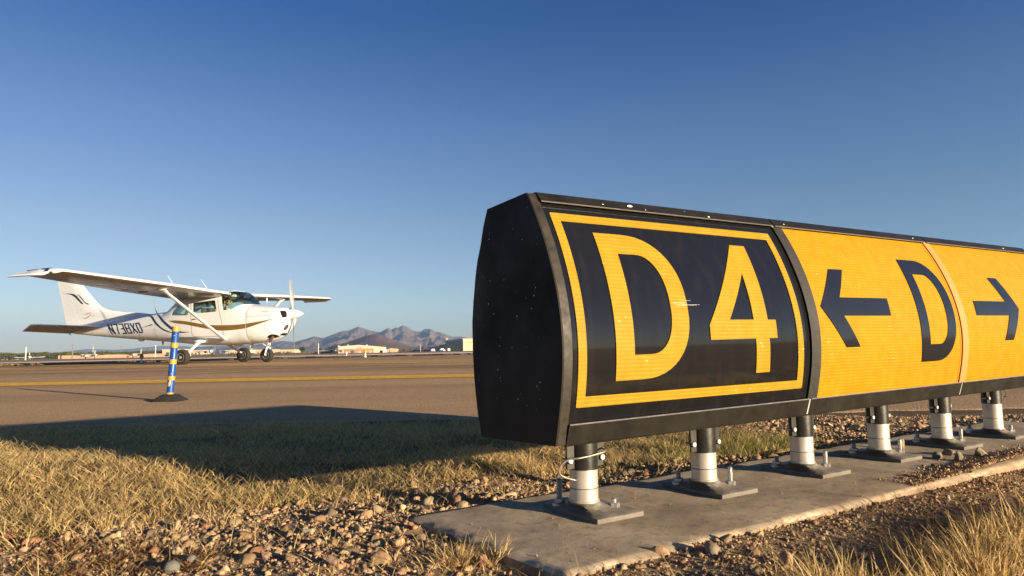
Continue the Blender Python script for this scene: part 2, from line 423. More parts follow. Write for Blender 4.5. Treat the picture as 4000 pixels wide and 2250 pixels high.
# ------------------------------------------------------------------ hills
def ranges(name, tab, yc, y0, mat, seed, rel=.55, depth=1.25, step=4, rows=110, fs=1.0):
    px = np.arange(tab[0][0], tab[-1][0]+.1, step); py = np.interp(px, [t[0] for t in tab], [t[1] for t in tab])
    T = np.linspace(0, 1.3, rows); V = np.zeros((rows, len(px), 3))
    for c, (a, b) in enumerate(zip(px, py)):
        P = at(a, b, yc); tx_ = P[0]/yc; H = max(P[2], .5)
        for r, t in enumerate(T):
            y = y0+(yc-y0)*t; x = tx_*y
            w = 1-min(1, abs(t-1)/.16) if t > .84 else 0
            q = Vector((x*.0062*fs, y*.0021*fs, seed)); q = q+Vector((mn.noise(q*.7), mn.noise(q*.7+Vector((5, 3, 1))), 0))*.5
            rd = max(0, 1-abs(mn.noise(q)*2.0))**1.5; rd2 = max(0, 1-abs(mn.noise(q*2.4+Vector((9, 2, 4)))*2.0))**1.4; rd3 = max(0, 1-abs(mn.noise(q*5.3)*2))**1.3
            tt = min(t, 1); env = tt**1.15 if t <= 1 else max(0, 1-(t-1)/.3)
            k = rel*(.54*rd+.34*rd2+.20*rd3)+(1-rel)*.95
            h = H*env*((1-w)*min(k, .97*y/yc/max(env, .2)) + w) if t <= 1 else H*env
            h = min(h, H*y/yc*.995) if t < 1 else h
            V[r, c] = (x, y, max(h, 0)-.6*(t < .02))
    nx = len(px); i = np.arange(rows-1)[:, None]*nx+np.arange(nx-1)[None]
    return tag(fast(name, V.reshape(-1, 3), quads=np.stack([i, i+1, i+nx+1, i+nx], -1).reshape(-1, 4), mat=mat, smooth=True), kind='structure')
def m_hill(name, c1, c2, sc):
    m = N(name); v = m.pos('Object'); f = m.noise(v, sc, 8, .65); g = m.noise(v, sc*14, 4, .7)
    col = m.mix(m.ramp(f, [(.3, c1), (.7, c2)]), tuple(k*.45 for k in c1), m.math('MULTIPLY', m.ramp(g, [(.5, (0,0,0)), (.62, (1,1,1))]), .6))
    m.bsdf(col, .95, 0, .05, g, .6, 12); return m.m
MTN = [(640, 1362), (760, 1356), (830, 1351), (900, 1351), (988, 1347), (1060, 1338), (1103, 1331), (1150, 1336), (1227, 1314), (1265, 1320), (1300, 1306), (1335, 1293), (1363, 1290), (1399, 1275), (1437, 1288), (1482, 1298), (1517, 1280), (1530, 1287), (1545, 1279), (1556, 1280), (1573, 1270), (1590, 1276), (1615, 1292), (1646, 1296), (1656, 1285), (1680, 1284), (1702, 1296), (1720, 1297), (1741, 1306), (1769, 1316), (1797, 1314), (1839, 1321), (1900, 1328), (2050, 1338), (2300, 1346), (2600, 1350)]
ranges('hills', MTN, 3300, 1900, m_hill('bare_rock_slopes', (.125, .088, .07), (.20, .148, .118), .006), 3.3, .92)
HILL = [(1270, 1360), (1311, 1347), (1360, 1336), (1400, 1321), (1430, 1311), (1450, 1306), (1465, 1304.5), (1482, 1306), (1505, 1313), (1540, 1329), (1594, 1351), (1650, 1361), (1720, 1366)]
ranges('hill', HILL, 1700, 1250, m_hill('red_brown_scree', (.125, .076, .056), (.185, .118, .086), .012), 8.1, .16, step=3, fs=2.4)
FARR = [(-400, 1380), (150, 1386), (230, 1376), (300, 1366), (345, 1361), (400, 1363), (450, 1365), (520, 1360), (570, 1354), (640, 1348), (720, 1350), (850, 1362), (960, 1374)]
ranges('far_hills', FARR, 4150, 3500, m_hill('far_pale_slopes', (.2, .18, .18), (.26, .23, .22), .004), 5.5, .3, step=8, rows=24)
# ------------------------------------------------------------------ materials of the sign
M_BLACK = paint('black_enamel', (.012, .011, .0095), .6, 0, .5, 3, .16, .15, 40, c2=(.022, .018, .014))
M_TRIM = paint('worn_dark_trim', (.013, .0115, .009), .45, 0, .45, 9, .3, .1, 60, speck=0)
M_TRIM2 = paint('scuffed_bronze_trim', (.032, .027, .021), .5, .1, .45, 25, .3, .15, 90)
M_LIP_LIGHT = paint('lip_highlight_metal', (.55, .50, .43), .35, .8, .1, 30)
M_SILVER = paint('silver_joint_strip', (.60, .57, .52), .45, .3, .12, 30)
M_GALV = paint('galvanised_steel', (.50, .49, .46), .42, .85, .22, 30, .5, .25, 120)
M_PIPE = paint('brushed_aluminium_pipe', (.60, .555, .49), .42, .55, .16, 12, .5, .08, 150)
M_FLANGE = paint('dusty_cast_flange', (.15, .135, .115), .6, .35, .4, 18, .5, .3, 60)
M_SLEEVE = paint('dusty_black_sleeve', (.022, .02, .017), .38, .1, .5, 10, .5, .15, 50, speck=90)
M_RUST = paint('rust_stain', (.20, .10, .045), .8, 0, .3, 30)
M_GROOVE = paint('grimy_groove', (.10, .065, .035), .8, 0, .3, 40)
M_CABLE = paint('steel_cable', (.30, .27, .22), .45, .6, .3, 200)
def m_panel_black():
    m = N('glossy_black_sheet'); v = m.pos('Object'); s = m.noise(v, 1.2, 3); w = m.noise(m.pos('Object', (40, 40, 1.5)), 1, 4)
    col = m.mix((.009, .009, .010), (.03, .027, .024), m.math('MULTIPLY', m.ramp(w, [(.5, (0,0,0)), (.85, (1,1,1))]), .35))
    rr = m.ramp(s, [(.3, (.045,)*3), (.75, (.10,)*3)])
    m.bsdf(col, rr, 0, .5); return m.m
def m_sheeting(name, c, c2, cell=230, fade=(.62, .50, .24), rib=None):
    """reflective sheeting: a fine honeycomb of cells, some coloured paler as painted glints"""
    m = N(name); v = m.pos('Object', (1, 0, 1.15))
    vo = m.n('ShaderNodeTexVoronoi'); vo.feature = 'DISTANCE_TO_EDGE'; vo.inputs['Scale'].default_value = cell; vo.inputs['Randomness'].default_value = .12; m.l(v, vo.inputs['Vector'])
    vc = m.n('ShaderNodeTexVoronoi'); vc.inputs['Scale'].default_value = cell; vc.inputs['Randomness'].default_value = .12; m.l(v, vc.inputs['Vector'])
    inner = m.ramp(vo.outputs['Distance'], [(.05, (0,0,0)), (.25, (1,1,1))])
    big = m.noise(m.pos('Object', (.6, 0, 9)), 1.4, 4, .6); wv = m.n('ShaderNodeTexWave'); wv.bands_direction = 'Z'; wv.inputs['Scale'].default_value = 37; wv.inputs['Distortion'].default_value = .6; wv.inputs['Detail'].default_value = 1; wv.inputs['Detail Scale'].default_value = 3; m.l(m.pos('Object'), wv.inputs['Vector'])
    row = m.math('ADD', m.math('MULTIPLY', wv.outputs['Fac'], .45), m.math('MULTIPLY', m.noise(m.pos('Object', (3, 0, 9)), 1.6, 3, .6), .55))
    base = m.mix(c, c2, m.ramp(row, [(.35, (0,0,0)), (.65, (1,1,1))]))
    dots = m.math('MULTIPLY', inner, m.ramp(m.noise(v, 26, 3), [(.35, (.15,)*3), (.65, (.85,)*3)]))
    col = m.mix(m.mix(base, fade, .07), tuple(k*.80 for k in c), dots)
    glint = m.ramp(vc.outputs['Color'], [(.93, (0,0,0)), (.965, (1,1,1))])
    glint = m.math('MULTIPLY', glint, m.ramp(row, [(.52, (0,0,0)), (.66, (1,1,1))]))
    col = m.mix(col, (.75, .68, .46), m.math('MULTIPLY', glint, .6))
    p = m.bsdf(col, .45, 0, .07, vo.outputs['Distance'], .12, .002); return m.m
M_FACE = m_panel_black()
M_YEL = m_sheeting('yellow_reflective_sheeting', (.285, .165, .003), (.345, .215, .008), 210)
M_AMB = m_sheeting('amber_reflective_sheeting', (.335, .158, .0003), (.405, .215, .0016), 240, (.66, .46, .16))
M_LEGEND = paint('dark_navy_vinyl', (.012, .012, .016), .12, 0, .2, 4)
M_TAPE = paint('faded_orange_tape', (.40, .20, .045), .6, 0, .08, 6)
M_STRAP = paint('grey_rubber_strap', (.018, .017, .015), .6, 0, .2, 20, .4, .1)
M_GAP = paint('shadow_gap_black', (.004, .004, .004), .9, 0, 0, 5, .1)
M_PLASTIC = paint('clear_grey_plastic', (.50, .55, .55), .25, 0, .1, 20)

# ------------------------------------------------------------------ airfield guidance sign
GP = [-7.9156578557583135, 12.044360841143499, -6.606110501143941, 0.5813640127759259, 0.22089457191230086, -0.0084633203474422]
def G(h): return float(np.polyval(GP, h))
ZS = .1803
sign = empty('airfield_sign', (SO[0], SO[1], .075), math.pi/2-PH)
tag(sign, 'long black and yellow airfield sign reading D4 with arrows on short posts', 'airfield sign')
def S(s, n, h): return Vector((s, -n, ZS+h+.0108*s))
LEN = [0, .8096, 1.6196, 2.4296]
def band(name, s0, s1, h0, h1, off, thick, mat, parent, n=40):
    """curved strip lying on the face between two stations and two heights"""
    rings = []
    for i in range(n+1):
        h = h0+(h1-h0)*i/n; g = G(h)+off; rings.append([S(s0, g, h), S(s1, g, h), S(s1, g-thick, h), S(s0, g-thick, h)])
    return MB().loft(rings).build(name, mat, parent, True, 30)
front = [(G(h), h) for h in np.linspace(.0, .5319, 34)]
front[-1] = (-.0947, .5319)
back = [(-.2619, .5263), (-.2814, .4877), (-.2963, .444), (-.3124, .409), (-.323, .373), (-.3355, .31), (-.3423, .2625), (-.3425, .195), (-.337, .1295), (-.330, .085), (-.3214, .0431), (-.3036, -.0093)]
prof = front + back                       # (n, h) outline of the end
def inset(poly, d):
    c = np.mean(np.array(poly), 0); return [tuple(c+(np.array(p)-c)*(1-d/np.linalg.norm(np.array(p)-c))) for p in poly]
for s0, s1 in ((-.003, .0), (2.4296, 2.4326)):
    o = MB().prism(prof, lambda n, h: S(s0, n, h), lambda n, h: S(s1, n, h)).build('end_plate', M_BLACK, sign, True, 25)
MB().prism(inset(prof, .010), lambda n, h: S(.0005, n, h), lambda n, h: S(2.4290, n, h)).build('housing', M_BLACK, sign, True, 25)
for s0, s1 in ((.0002, .0215), (2.408, 2.4294)):     # bent edge that holds the face at either end
    rings = []
    for h in np.linspace(.0, .5315, 50):
        g = G(h) if h < .53 else -.0942; rings.append([S(s0, g+.0005, h), S(s1, g+.0005, h), S(s1, g-.009, h), S(s0, g-.009, h)])
    MB().loft(rings).build('edge_trim', M_TRIM2, sign, True, 30)
panels = []
for k in range(3):
    a, b = LEN[k]+(.0217 if k == 0 else .0015), LEN[k+1]-(.0217 if k == 2 else .0015)
    p = band('sign_panel', a, b, .034, .520, -.0045, .004, M_FACE if k == 0 else M_AMB, sign, 60); panels.append(p)
    if k == 0: p['label'] = 'glossy black panel with yellow border, D and 4'
    if k == 1: p['label'] = 'amber panel with black left arrow and letter D'
    if k == 2: p['label'] = 'amber panel with black right arrow'
    a, b = LEN[k]+(.0 if k == 0 else .0035), LEN[k+1]-(.0 if k == 2 else .0035)
    if k == 0: a = .0216
    if k == 2: b = 2.4078
    top = [(G(.5115)+.003, .5115), (G(.5115)+.006, .5135), (-.0922, .5350), (-.0950, .5357), (-.2640, .5295), (-.287, .492), (-.2815, .492), (-.262, .5262), (-.0955, .5318), (G(.5115)-.010, .5118)]
    bev = MB().prism(top, lambda n, h: S(a, n, h), lambda n, h: S(b, n, h)).build('top_trim', M_TRIM, sign)
    bot = [(G(.040)+.0022, .0395), (G(.040)+.0062, .0405), (-.0055, .0005), (-.0075, -.003), (-.303, -.0122), (-.3065, -.0105), (-.325, .043), (-.319, .043), (-.301, -.006), (-.012, .003)]
    MB().prism(bot, lambda n, h: S(a, n, h), lambda n, h: S(b, n, h)).build('bottom_trim', M_TRIM, sign)
    for h in (.0405, .5118):  # bright strip added on each lip to draw the light it catches
        q = G(h)+(.0062 if h < .1 else .0058)
        MB().prism([(q, h-.0012), (q+.0012, h), (q, h+.0016), (q-.004, h+.0012)], lambda n, h: S(a+.001, n, h), lambda n, h: S(b-.001, n, h)).build('lip_highlight', M_LIP_LIGHT, sign)
for j in (1, 2):                                       # joints between the three boxes
    s = LEN[j]
    MB().prism([(G(.5115)+.001, .510), (-.0945, .5335), (-.26, .5275), (-.26, .52), (-.10, .525), (G(.505), .505)], lambda n, h: S(s-.0032, n, h), lambda n, h: S(s+.0032, n, h)).build('joint_strip', M_SILVER, sign)
    MB().prism([(G(.04)+.0045, .0405), (-.0065, .001), (-.30, -.0085), (-.30, -.003), (-.012, .006), (G(.03)-.004, .039)], lambda n, h: S(s-.0032, n, h), lambda n, h: S(s+.0032, n, h)).build('joint_strip', M_SILVER, sign)
band('joint_strap', .8045, .8440, .040, .5095, .0012, .004, M_STRAP, sign)['label'] = 'dark grey rubber strap over the first joint'
band('shadow_gap', .7905, .8040, .041, .509, -.0042, .0006, M_GAP, sign)  # black strip standing in for the shade inside the gap
band('joint_tape', 1.6075, 1.6460, .038, .5095, .0004, .003, M_TAPE, sign)['label'] = 'pale orange tape over the second joint'
band('tape_edge', 1.6000, 1.6074, .039, .509, -.0036, .0008, paint('deep_orange_edge', (.5, .2, .004), .5, 0, .05, 5), sign)

def decal(name, outer, holes, panel, mat, off=-.0033, grid=.012):
    V, F = polyfill(outer, holes, grid, lambda s, h: S(s, G(h)+off, h))
    o = obj(name, V, F, mat, panel, True)
    m = o.modifiers.new('t', 'SOLIDIFY'); m.thickness = .0008; m.offset = 1; 
    bm = bmesh.new(); bm.from_mesh(o.data); bmesh.ops.recalc_face_normals(bm, faces=bm.faces)
    if sum((f.normal.y for f in bm.faces)) > 0: bmesh.ops.reverse_faces(bm, faces=bm.faces)
    bm.to_mesh(o.data); bm.free(); apply_mods(o)
    o.data.polygons.foreach_set('use_smooth', [True]*len(o.data.polygons)); o.data.set_sharp_from_angle(angle=R(30))
    return o
def arcletter(s0, s1, h0, h1, k=.42):
    """outline of a D: straight stem, bowl of superellipse arcs"""
    w, H = s1-s0, h1-h0; pts = [(s0, h0), (s0, h1)]; hc = (h0+h1)/2; st = s0+w*k
    for i in range(25):
        t = math.pi/2-math.pi*i/24; c, d = math.cos(t), math.sin(t)
        pts.append((st+(s1-st)*abs(c)**.86*(1 if c >= 0 else -1), hc+H/2*abs(d)**.80*(1 if d >= 0 else -1)))
    return pts
decal('border', rounded([(.038, .487), (.7705, .486), (.7765, .071), (.039, .0735)], .004, 3), [rounded([(.0605, .468), (.7475, .466), (.7525, .0925), (.0605, .095)], .0015, 2)[::-1]], panels[0], M_YEL)
decal('letter', arcletter(.139, .3635, .1225, .4455, .33), [arcletter(.1905, .3100, .1755, .3985, .40)[::-1]], panels[0], M_YEL)
decal('numeral', [(.583, .4415), (.6385, .4415), (.6395, .2485), (.670, .2485), (.670, .2025), (.6395, .2025), (.6395, .1190), (.5880, .1190), (.5880, .2025), (.4275, .2025), (.4275, .2370)], [[(.5865, .366), (.5865, .2490), (.4995, .2490)]], panels[0], M_YEL)
hs = .2835
decal('arrow', [(.8715, hs), (.9665, .3915), (1.0325, .3915), (.9700, .3095), (1.2075, .3095), (1.2065, .2580), (.9700, .2580), (1.0325, .1710), (.9680, .1710)], [], panels[1], M_LEGEND)
decal('letter', arcletter(1.362, 1.5815, .1165, .4380, .40), [arcletter(1.4115, 1.5325, .1690, .3905, .46)[::-1]], panels[1], M_LEGEND)
decal('arrow', [(2.0605, .2815), (1.9790, .1705), (1.9150, .1705), (1.9710, .2575), (1.7330, .2575), (1.7350, .3075), (1.9720, .3075), (1.9140, .3935), (1.9800, .3935)], [], panels[2], M_LEGEND)
# latch tab standing on the roof, dark knob at the back, paint chips and bolts
def tab(x, z): return S(.055+x*.0, -.205-x, .526+z)
tp = [(-.0165, -.004), (-.0165, .010), (-.0145, .0165), (-.009, .0205), (0, .0215), (.010, .0185), (.0165, .011), (.0185, .002), (.0185, -.006)]
MB().prism(tp, lambda x, z: S(.052, -.205-x, .527+z), lambda x, z: S(.0575, -.205-x, .527+z)).build('latch_tab', M_PLASTIC, sign, True, 30)
kn = MB(); c = S(.03, -.340, .205)
kn.ball(c, (.030, .020, .040), 16, 10).build('rear_knob', M_BLACK, sign, True)
for s, h, a in ((.285, .524, .010), (.20, .521, .003), (.47, .527, .002), (.55, .518, .005), (.86, .521, .004), (1.55, .523, .005), (2.21, .522, .006), (.33, .518, .0025)):
    n0 = G(.5115)+.0068+(-.0922-G(.5115)-.006)*((h-.5135)/.0215)
    MB().ball(S(s, n0, h), (a*.8, .0008, a*.32), 8, 5).build('paint_chip', M_SILVER, sign)
fl = MB()
for i in range(46):
    n0 = -.03-.26*rng.random(); h0 = .06+.44*rng.random()**1.0; r = .0006+.0011*rng.random()**2
    fl.ball(S(-.0032, n0-.02, h0), (.0005, r, r*1.3), 6, 4)
fl.build('paint_fleck', M_SILVER, sign)['kind'] = 'stuff'
sc = MB()                                             # scratch across the bowl of the D
for i in range(5):
    a = .31+.05*rng.random(); h = .287+.006*rng.normal(); L = .02+.05*rng.random()
    sc.add([S(a, G(h)-.0022, h), S(a+L, G(h)-.0022, h+.0008), S(a+L, G(h)-.0022, h+.0011), S(a, G(h)-.0022, h+.0004)], [(0, 1, 2, 3)])
sc.build('scratch', M_SILVER, panels[0])

# ------------------------------------------------------------------ the six short posts
LEGS = [.160, .549, .955, .351+1.0, 1.744, 2.128]
def hexhead(mb, c, ax, r, h):
    q = Vector(ax).to_track_quat('Z', 'Y').to_matrix().to_4x4(); mb.lathe([(r*.94, 0), (r, h*.1), (r, h*.85), (r*.85, h)], 6, Matrix.Translation(c)@q, a0=.3)
def make_leg(zb, ztop, studs):
    """origin on the slab; zb..ztop is the height up to the sign's underside"""
    L = empty('leg', (0, 0, 0), 0, sign)
    r = .0318
    f = MB()                                          # square plate rising in a hipped cone to the pipe
    hx, hy = .066, .100
    def ring(ax, ay, z, round_):
        out = []
        for i in range(32):
            a = 2*math.pi*i/32; c, s_ = math.cos(a), math.sin(a); k = 1/max(abs(c), abs(s_))
            sq = Vector((c*k*ax+.036, s_*k*ay+.018)); ci = Vector((c*r*1.16, s_*r*1.16)); p = sq*(1-round_)+ci*round_; out.append((p.x, p.y, z))
        return out
    f.loft([ring(hx, hy, 0, 0), ring(hx, hy, .0095, 0), ring(hx*.975, hy*.985, .011, 0), ring(hx*.9, hy*.86, .0135, .06), ring(hx*.72, hy*.62, .0185, .38), ring(hx*.6, hy*.45, .0255, .8), ring(hx*.6, hy*.4, .0300, 1), ring(hx*.6, hy*.4, .0325, 1)])
    o = f.build('flange', M_FLANGE, L, True, 40)
    p = MB(); zg = .0325+(zb-.0325)*.42
    p.lathe([(r*1.09, .030), (r*1.09, .0345), (r, .036), (r, zg-.0012), (r*.965, zg-.0006), (r*.965, zg+.0006), (r, zg+.0012), (r, zb+.004)], 40)
    p.build('pipe', M_PIPE, L, True, 30)
    g = MB().lathe([(r*.968, zg-.0009), (r*.985, zg-.0009), (r*.985, zg+.0009), (r*.968, zg+.0009)], 40, close=True).build('groove', M_GROOVE, L, True)
    s = MB(); R1 = r*1.035
    s.lathe([(R1, zb), (R1*1.0, ztop)], 40); s.build('sleeve', M_SLEEVE, L, True, 30)
    for sx in (-1, 1):
        w = MB(); w.box((sx*(R1+.0085), -.006, (zb+ztop)/2+.0015), (.021, .006, ztop-zb-.003)); bevel(w.build('clamp_flange', M_SLEEVE, L), .0008)
        b = MB(); hexhead(b, Vector((sx*(R1+.0125), -.0088, zb+.022)), (0, -1, .05), .0068, .0062)
        b.cyl((sx*(R1+.0125), -.003, zb+.022), (sx*(R1+.0125), .012, zb+.022), .004); b.build('clamp_bolt', M_GALV, L, True, 30)
    for cx, cy, hh in ((.058, -.034, studs[0]), (-.012, .078, studs[1])):   # anchor bolts through the plate
        c = Vector((cx, cy, .0125)); nut = MB()
        nut.lathe([(.0175, -.004), (.0175, .0022)], 20, Matrix.Translation(c)); hexhead(nut, c+Vector((0, 0, .002)), (0, 0, 1), .0128, .0125)
        nut.build('anchor_nut', M_GALV, L, True, 30)
        b = MB(); pr = []; z = 0
        while z < hh: pr += [(.0056, z), (.0066, z+.001)]; z += .002
        b.lathe(pr+[(.0056, z), (.0040, z+.001)], 16, Matrix.Translation(c+Vector((0, 0, .013)))); b.build('anchor_bolt', M_GALV, L, True, 60)
    return L
for i, s in enumerate(LEGS):
    base = slab_top(s)-.075
    zb_abs = [.1785, .1790, .1845, .1914, .1982, .2080][i]-.0  # sleeve's lower rim, world height
    L = make_leg(zb_abs-.075-base, ZS-.0055+.0108*s-base, ((.010, .044), (.036, .018), (.036, .014), (.034, .016), (.034, .020), (.016, .016))[i])
    L.location = (s, .13, base+.0005)
    if i in (0, 5): 
        # steel tether looped round this post
        pts = []
        zb = zb_abs-.075-base
        if i == 0:
            ctl = [(.052, .012, zb+.043), (.036, -.036, zb+.040), (0, -.0385, zb+.034), (-.036, -.034, zb+.030), (-.056, -.020, zb+.027), (-.072, -.012, zb+.014), (-.0735, -.010, zb-.002), (-.060, -.012, zb-.012), (-.036, -.018, zb-.020), (-.031, .01, zb-.022)]
        else:
            ctl = [(-.012, -.038, zb+.060), (.010, -.042, zb+.056), (.026, -.042, zb+.046), (.036, -.036, zb+.034), (.048, -.030, zb+.026), (.052, -.022, zb+.024)]
        C = [Vector(c) for c in ctl]; out = []
        for k in range(len(C)-1):
            p0, p1, p2, p3 = C[max(k-1, 0)], C[k], C[k+1], C[min(k+2, len(C)-1)]
            for t in np.linspace(0, 1, 7)[:-1]: out.append(.5*((2*p1)+(p2-p0)*t+(2*p0-5*p1+4*p2-p3)*t*t+(-p0+3*p1-3*p2+p3)*t**3))
        MB().tube(out+[C[-1]], .0022, 8).build('tether_cable', M_CABLE, L, True, 60)

# ------------------------------------------------------------------ concrete slab under the sign
def m_concrete():
    m = N('sandy_concrete'); v = m.pos('Object'); a = m.noise(v, 5, 6, .65); b = m.noise(v, 38, 5, .65); c = m.noise(v, 420, 2, .7)
    col = m.ramp(a, [(.28, (.24, .185, .125)), (.5, (.41, .32, .215)), (.72, (.56, .455, .32))])
    col = m.mix(col, (.14, .115, .09), m.math('MULTIPLY', m.ramp(b, [(.52, (0,0,0)), (.72, (1,1,1))]), .65))
    col = m.mix(col, (.52, .44, .34), m.math('MULTIPLY', m.ramp(c, [(.55, (0,0,0)), (.72, (1,1,1))]), .35))
    h = m.math('ADD', m.math('MULTIPLY', b, .35), m.math('MULTIPLY', c, .3)); m.bsdf(col, .9, 0, .15, h, .5, .006); return m.m
M_CONC = m_concrete(); M_CONC_SIDE = paint('soil_stained_concrete', (.29, .205, .13), .95, 0, .35, 14, .1, .4, 70)
def slab():
    nu, nv = 280, 56; V = []; F = []
    def P(u, v):
        c = [np.array(p) for p in SLAB]      # front near, front far, back far, back near
        a = c[0]*(1-u)+c[1]*u; b = c[3]*(1-u)+c[2]*u; return a*(1-v)+b*v
    for i in range(nu+1):
        for j in range(nv+1):
            u, v = (i/nu), (j/nv); s, n = P(u, v); x, y = sxy(s, n)
            wav = float(vnoise(s, n, 6, 21))-.5; fine = float(vnoise(s, n, 40, 22))-.5
            e = min(u*2.85, (1-u)*2.85, v*.53, (1-v)*.53)                     # distance to an edge
            chip = max(0, float(vnoise(s, n, 14, 23))-.45)*.02*(e < .03)
            z = slab_top(s)+wav*.0025+fine*.0012-.006*math.exp(-(e/.006)**2)-chip*(1-e/.03)
            jit = .016*(float(vnoise(s*1.0, n, 7, 24))-.5)+.010*(float(vnoise(s, n, 45, 25))-.5) if e < .001 else 0
            ds, dn = ((-1 if u < .5 else 1)*jit*(u in (0, 1)), (1 if v < .5 else -1)*jit*(v in (0, 1)))
            x, y = sxy(s+ds, n+dn); V.append((x, y, z))
    m = nv+1
    for i in range(nu):
        for j in range(nv): F.append((i*m+j, i*m+j+1, (i+1)*m+j+1, (i+1)*m+j))
    rim = [i*m for i in range(nu+1)]+[nu*m+j for j in range(1, nv+1)]+[i*m+nv for i in range(nu-1, -1, -1)]+[j for j in range(nv-1, 0, -1)]
    prev = rim; ntop = len(F)
    for dz, lo in ((.012, .002), (.028, .004), (.10, .006)):
        ring = []
        for k in rim:
            x, y, z = V[k]; s, n = sn(x, y)
            g = .012*(float(vnoise(x, y, 34, 31+int(dz*1000)))-.5); ring.append(len(V)); cx, cy = 1.28-s, -.11-n
            V.append((x, y, z-dz+g))
        L = len(rim)
        for q in range(L): F.append((prev[q], ring[q], ring[(q+1) % L], prev[(q+1) % L]))
        prev = ring
    o = obj('concrete_slab', V, F, [M_CONC, M_CONC_SIDE], None, True, 50)
    o.data.polygons.foreach_set('material_index', [0]*ntop+[1]*(len(F)-ntop))
    bm = bmesh.new(); bm.from_mesh(o.data); bmesh.ops.recalc_face_normals(bm, faces=bm.faces); bm.to_mesh(o.data); bm.free(); o.data.set_sharp_from_angle(angle=R(55))
    return tag(o, 'rough sandy concrete slab that carries the sign posts', 'concrete slab')
slab()
# ------------------------------------------------------------------ light aircraft
M_WHITE = paint('white_aircraft_paint', (.655, .685, .71), .28, 0, .015, 1, .5, 0, coat=.3)
M_WHITE_D = paint('white_cowling_paint', (.665, .695, .72), .26, 0, .015, 1, .5, 0, coat=.3)
M_NAVY = paint('navy_stripe', (.010, .024, .075), .3, 0, .1, 5)
M_GREEN = paint('dark_green_stripe', (.006, .035, .032), .3, 0, .1, 5)
M_GOLD = paint('ochre_stripe', (.165, .098, .022), .35, 0, .12, 3)
M_TYRE = paint('tyre_rubber', (.028, .024, .021), .75, 0, .3, 20, .3, .2, 60)
M_HUB = paint('cast_wheel_hub', (.45, .42, .37), .45, .4, .2, 40)
M_DARKM = paint('dark_metal', (.05, .045, .04), .5, .4, .3, 20)
M_CHROME = paint('polished_oleo', (.7, .68, .64), .2, .9, .05, 10)
M_SEAMP = paint('panel_gap', (.22, .20, .175), .6, 0, .1, 10)
M_HOLE = paint('dark_recess', (.01, .009, .008), .9, 0, 0, 5, .1)
M_EXH = paint('burnt_exhaust', (.16, .09, .065), .5, .6, .4, 25)
M_SEAT = paint('tan_seat_cloth', (.30, .25, .15), .9, 0, .2, 30)
M_DASH = paint('black_glareshield', (.012, .013, .013), .8, 0, .2, 20)
M_LINER = paint('cabin_liner', (.50, .52, .36), .85, 0, .1, 6)
M_SCRIPT = paint('tan_script_emblem', (.38, .34, .25), .5, 0, .1, 10)
M_AL_SHADED = paint('polished_shaded_underside', (.25, .22, .185), .24, .75, .12, 1.5, .5, .35, 5)  # dark metal for downward faces, the underside's shade put into its colour
M_PROP = paint('propeller_grey', (.15, .17, .20), .5, .1, .1, 10)
def m_glass(name, tint, refl=.10):
    m = N(name); t = m.n('ShaderNodeBsdfTransparent'); t.inputs['Color'].default_value = (*tint, 1)
    g = m.n('ShaderNodeBsdfGlossy'); g.inputs['Roughness'].default_value = .02
    f = m.n('ShaderNodeFresnel'); f.inputs['IOR'].default_value = 1.35; x = m.n('ShaderNodeMixShader')
    m.l(m.math('MINIMUM', m.math('ADD', f.outputs[0], refl*.3), .8), x.inputs[0]); m.l(t.outputs[0], x.inputs[1]); m.l(g.outputs[0], x.inputs[2]); m.l(x.outputs[0], m.out.inputs['Surface']); return m.m
M_GLASS = m_glass('green_tinted_window', (.90, .98, .94))
M_GLASS_W = m_glass('tinted_windshield', (.88, .96, .93), .04)

air = empty('light_aircraft')
tag(air, 'white high wing propeller aircraft with navy, green and ochre stripes taxiing past', 'airplane')
_th, _ro, _pi = .2568, .0135, .015
_fw = Vector((math.cos(_th), -math.sin(_th), _pi)).normalized()
_lf = Vector((math.sin(_th), math.cos(_th), _ro)); _lf = (_lf-_fw*_lf.dot(_fw)).normalized(); _up = _fw.cross(_lf)
air.matrix_world = Matrix(((_fw.x, _lf.x, _up.x, -6.7044), (_fw.y, _lf.y, _up.y, 18.666), (_fw.z, _lf.z, _up.z, .2335), (0, 0, 0, 1)))
def A(s, v, w): return Vector((1.14-s, v, w))       # s metres behind the spinner's tip, v to port, w above ground

#        s     wtop  wbot  wc    hw    et   eb
FUS = [(1.40, 1.570, .520, 1.02, .530, 2.9, 2.7), (1.50, 1.625, .512, 1.02, .535, 2.7, 2.8), (1.60, 1.755, .507, 1.02, .538, 2.9, 2.8),
       (1.72, 1.885, .503, 1.02, .540, 3.2, 2.8), (1.86, 1.962, .500, 1.02, .543, 3.8, 2.9), (2.05, 1.992, .496, 1.02, .545, 4.6, 3.0), (2.40, 2.000, .500, 1.02, .545, 5.2, 3.0),
       (2.90, 2.000, .525, 1.02, .543, 5.4, 3.0), (3.40, 1.965, .568, 1.03, .525, 5.0, 2.9), (3.65, 1.900, .600, 1.04, .505, 4.2, 2.8), (3.85, 1.765, .622, 1.05, .487, 3.4, 2.8),
       (4.05, 1.625, .642, 1.05, .465, 2.9, 2.7), (4.25, 1.530, .662, 1.05, .440, 2.6, 2.6), (4.60, 1.500, .697, 1.06, .395, 2.4, 2.5), (5.20, 1.470, .757, 1.08, .322, 2.3, 2.4),
       (6.00, 1.405, .838, 1.10, .230, 2.2, 2.3), (6.80, 1.325, .925, 1.12, .145, 2.1, 2.2), (7.40, 1.265, .995, 1.13, .085, 2.1, 2.1), (7.72, 1.235, 1.035, 1.135, .045, 2, 2), (7.86, 1.21, 1.08, 1.145, .02, 2, 2)]
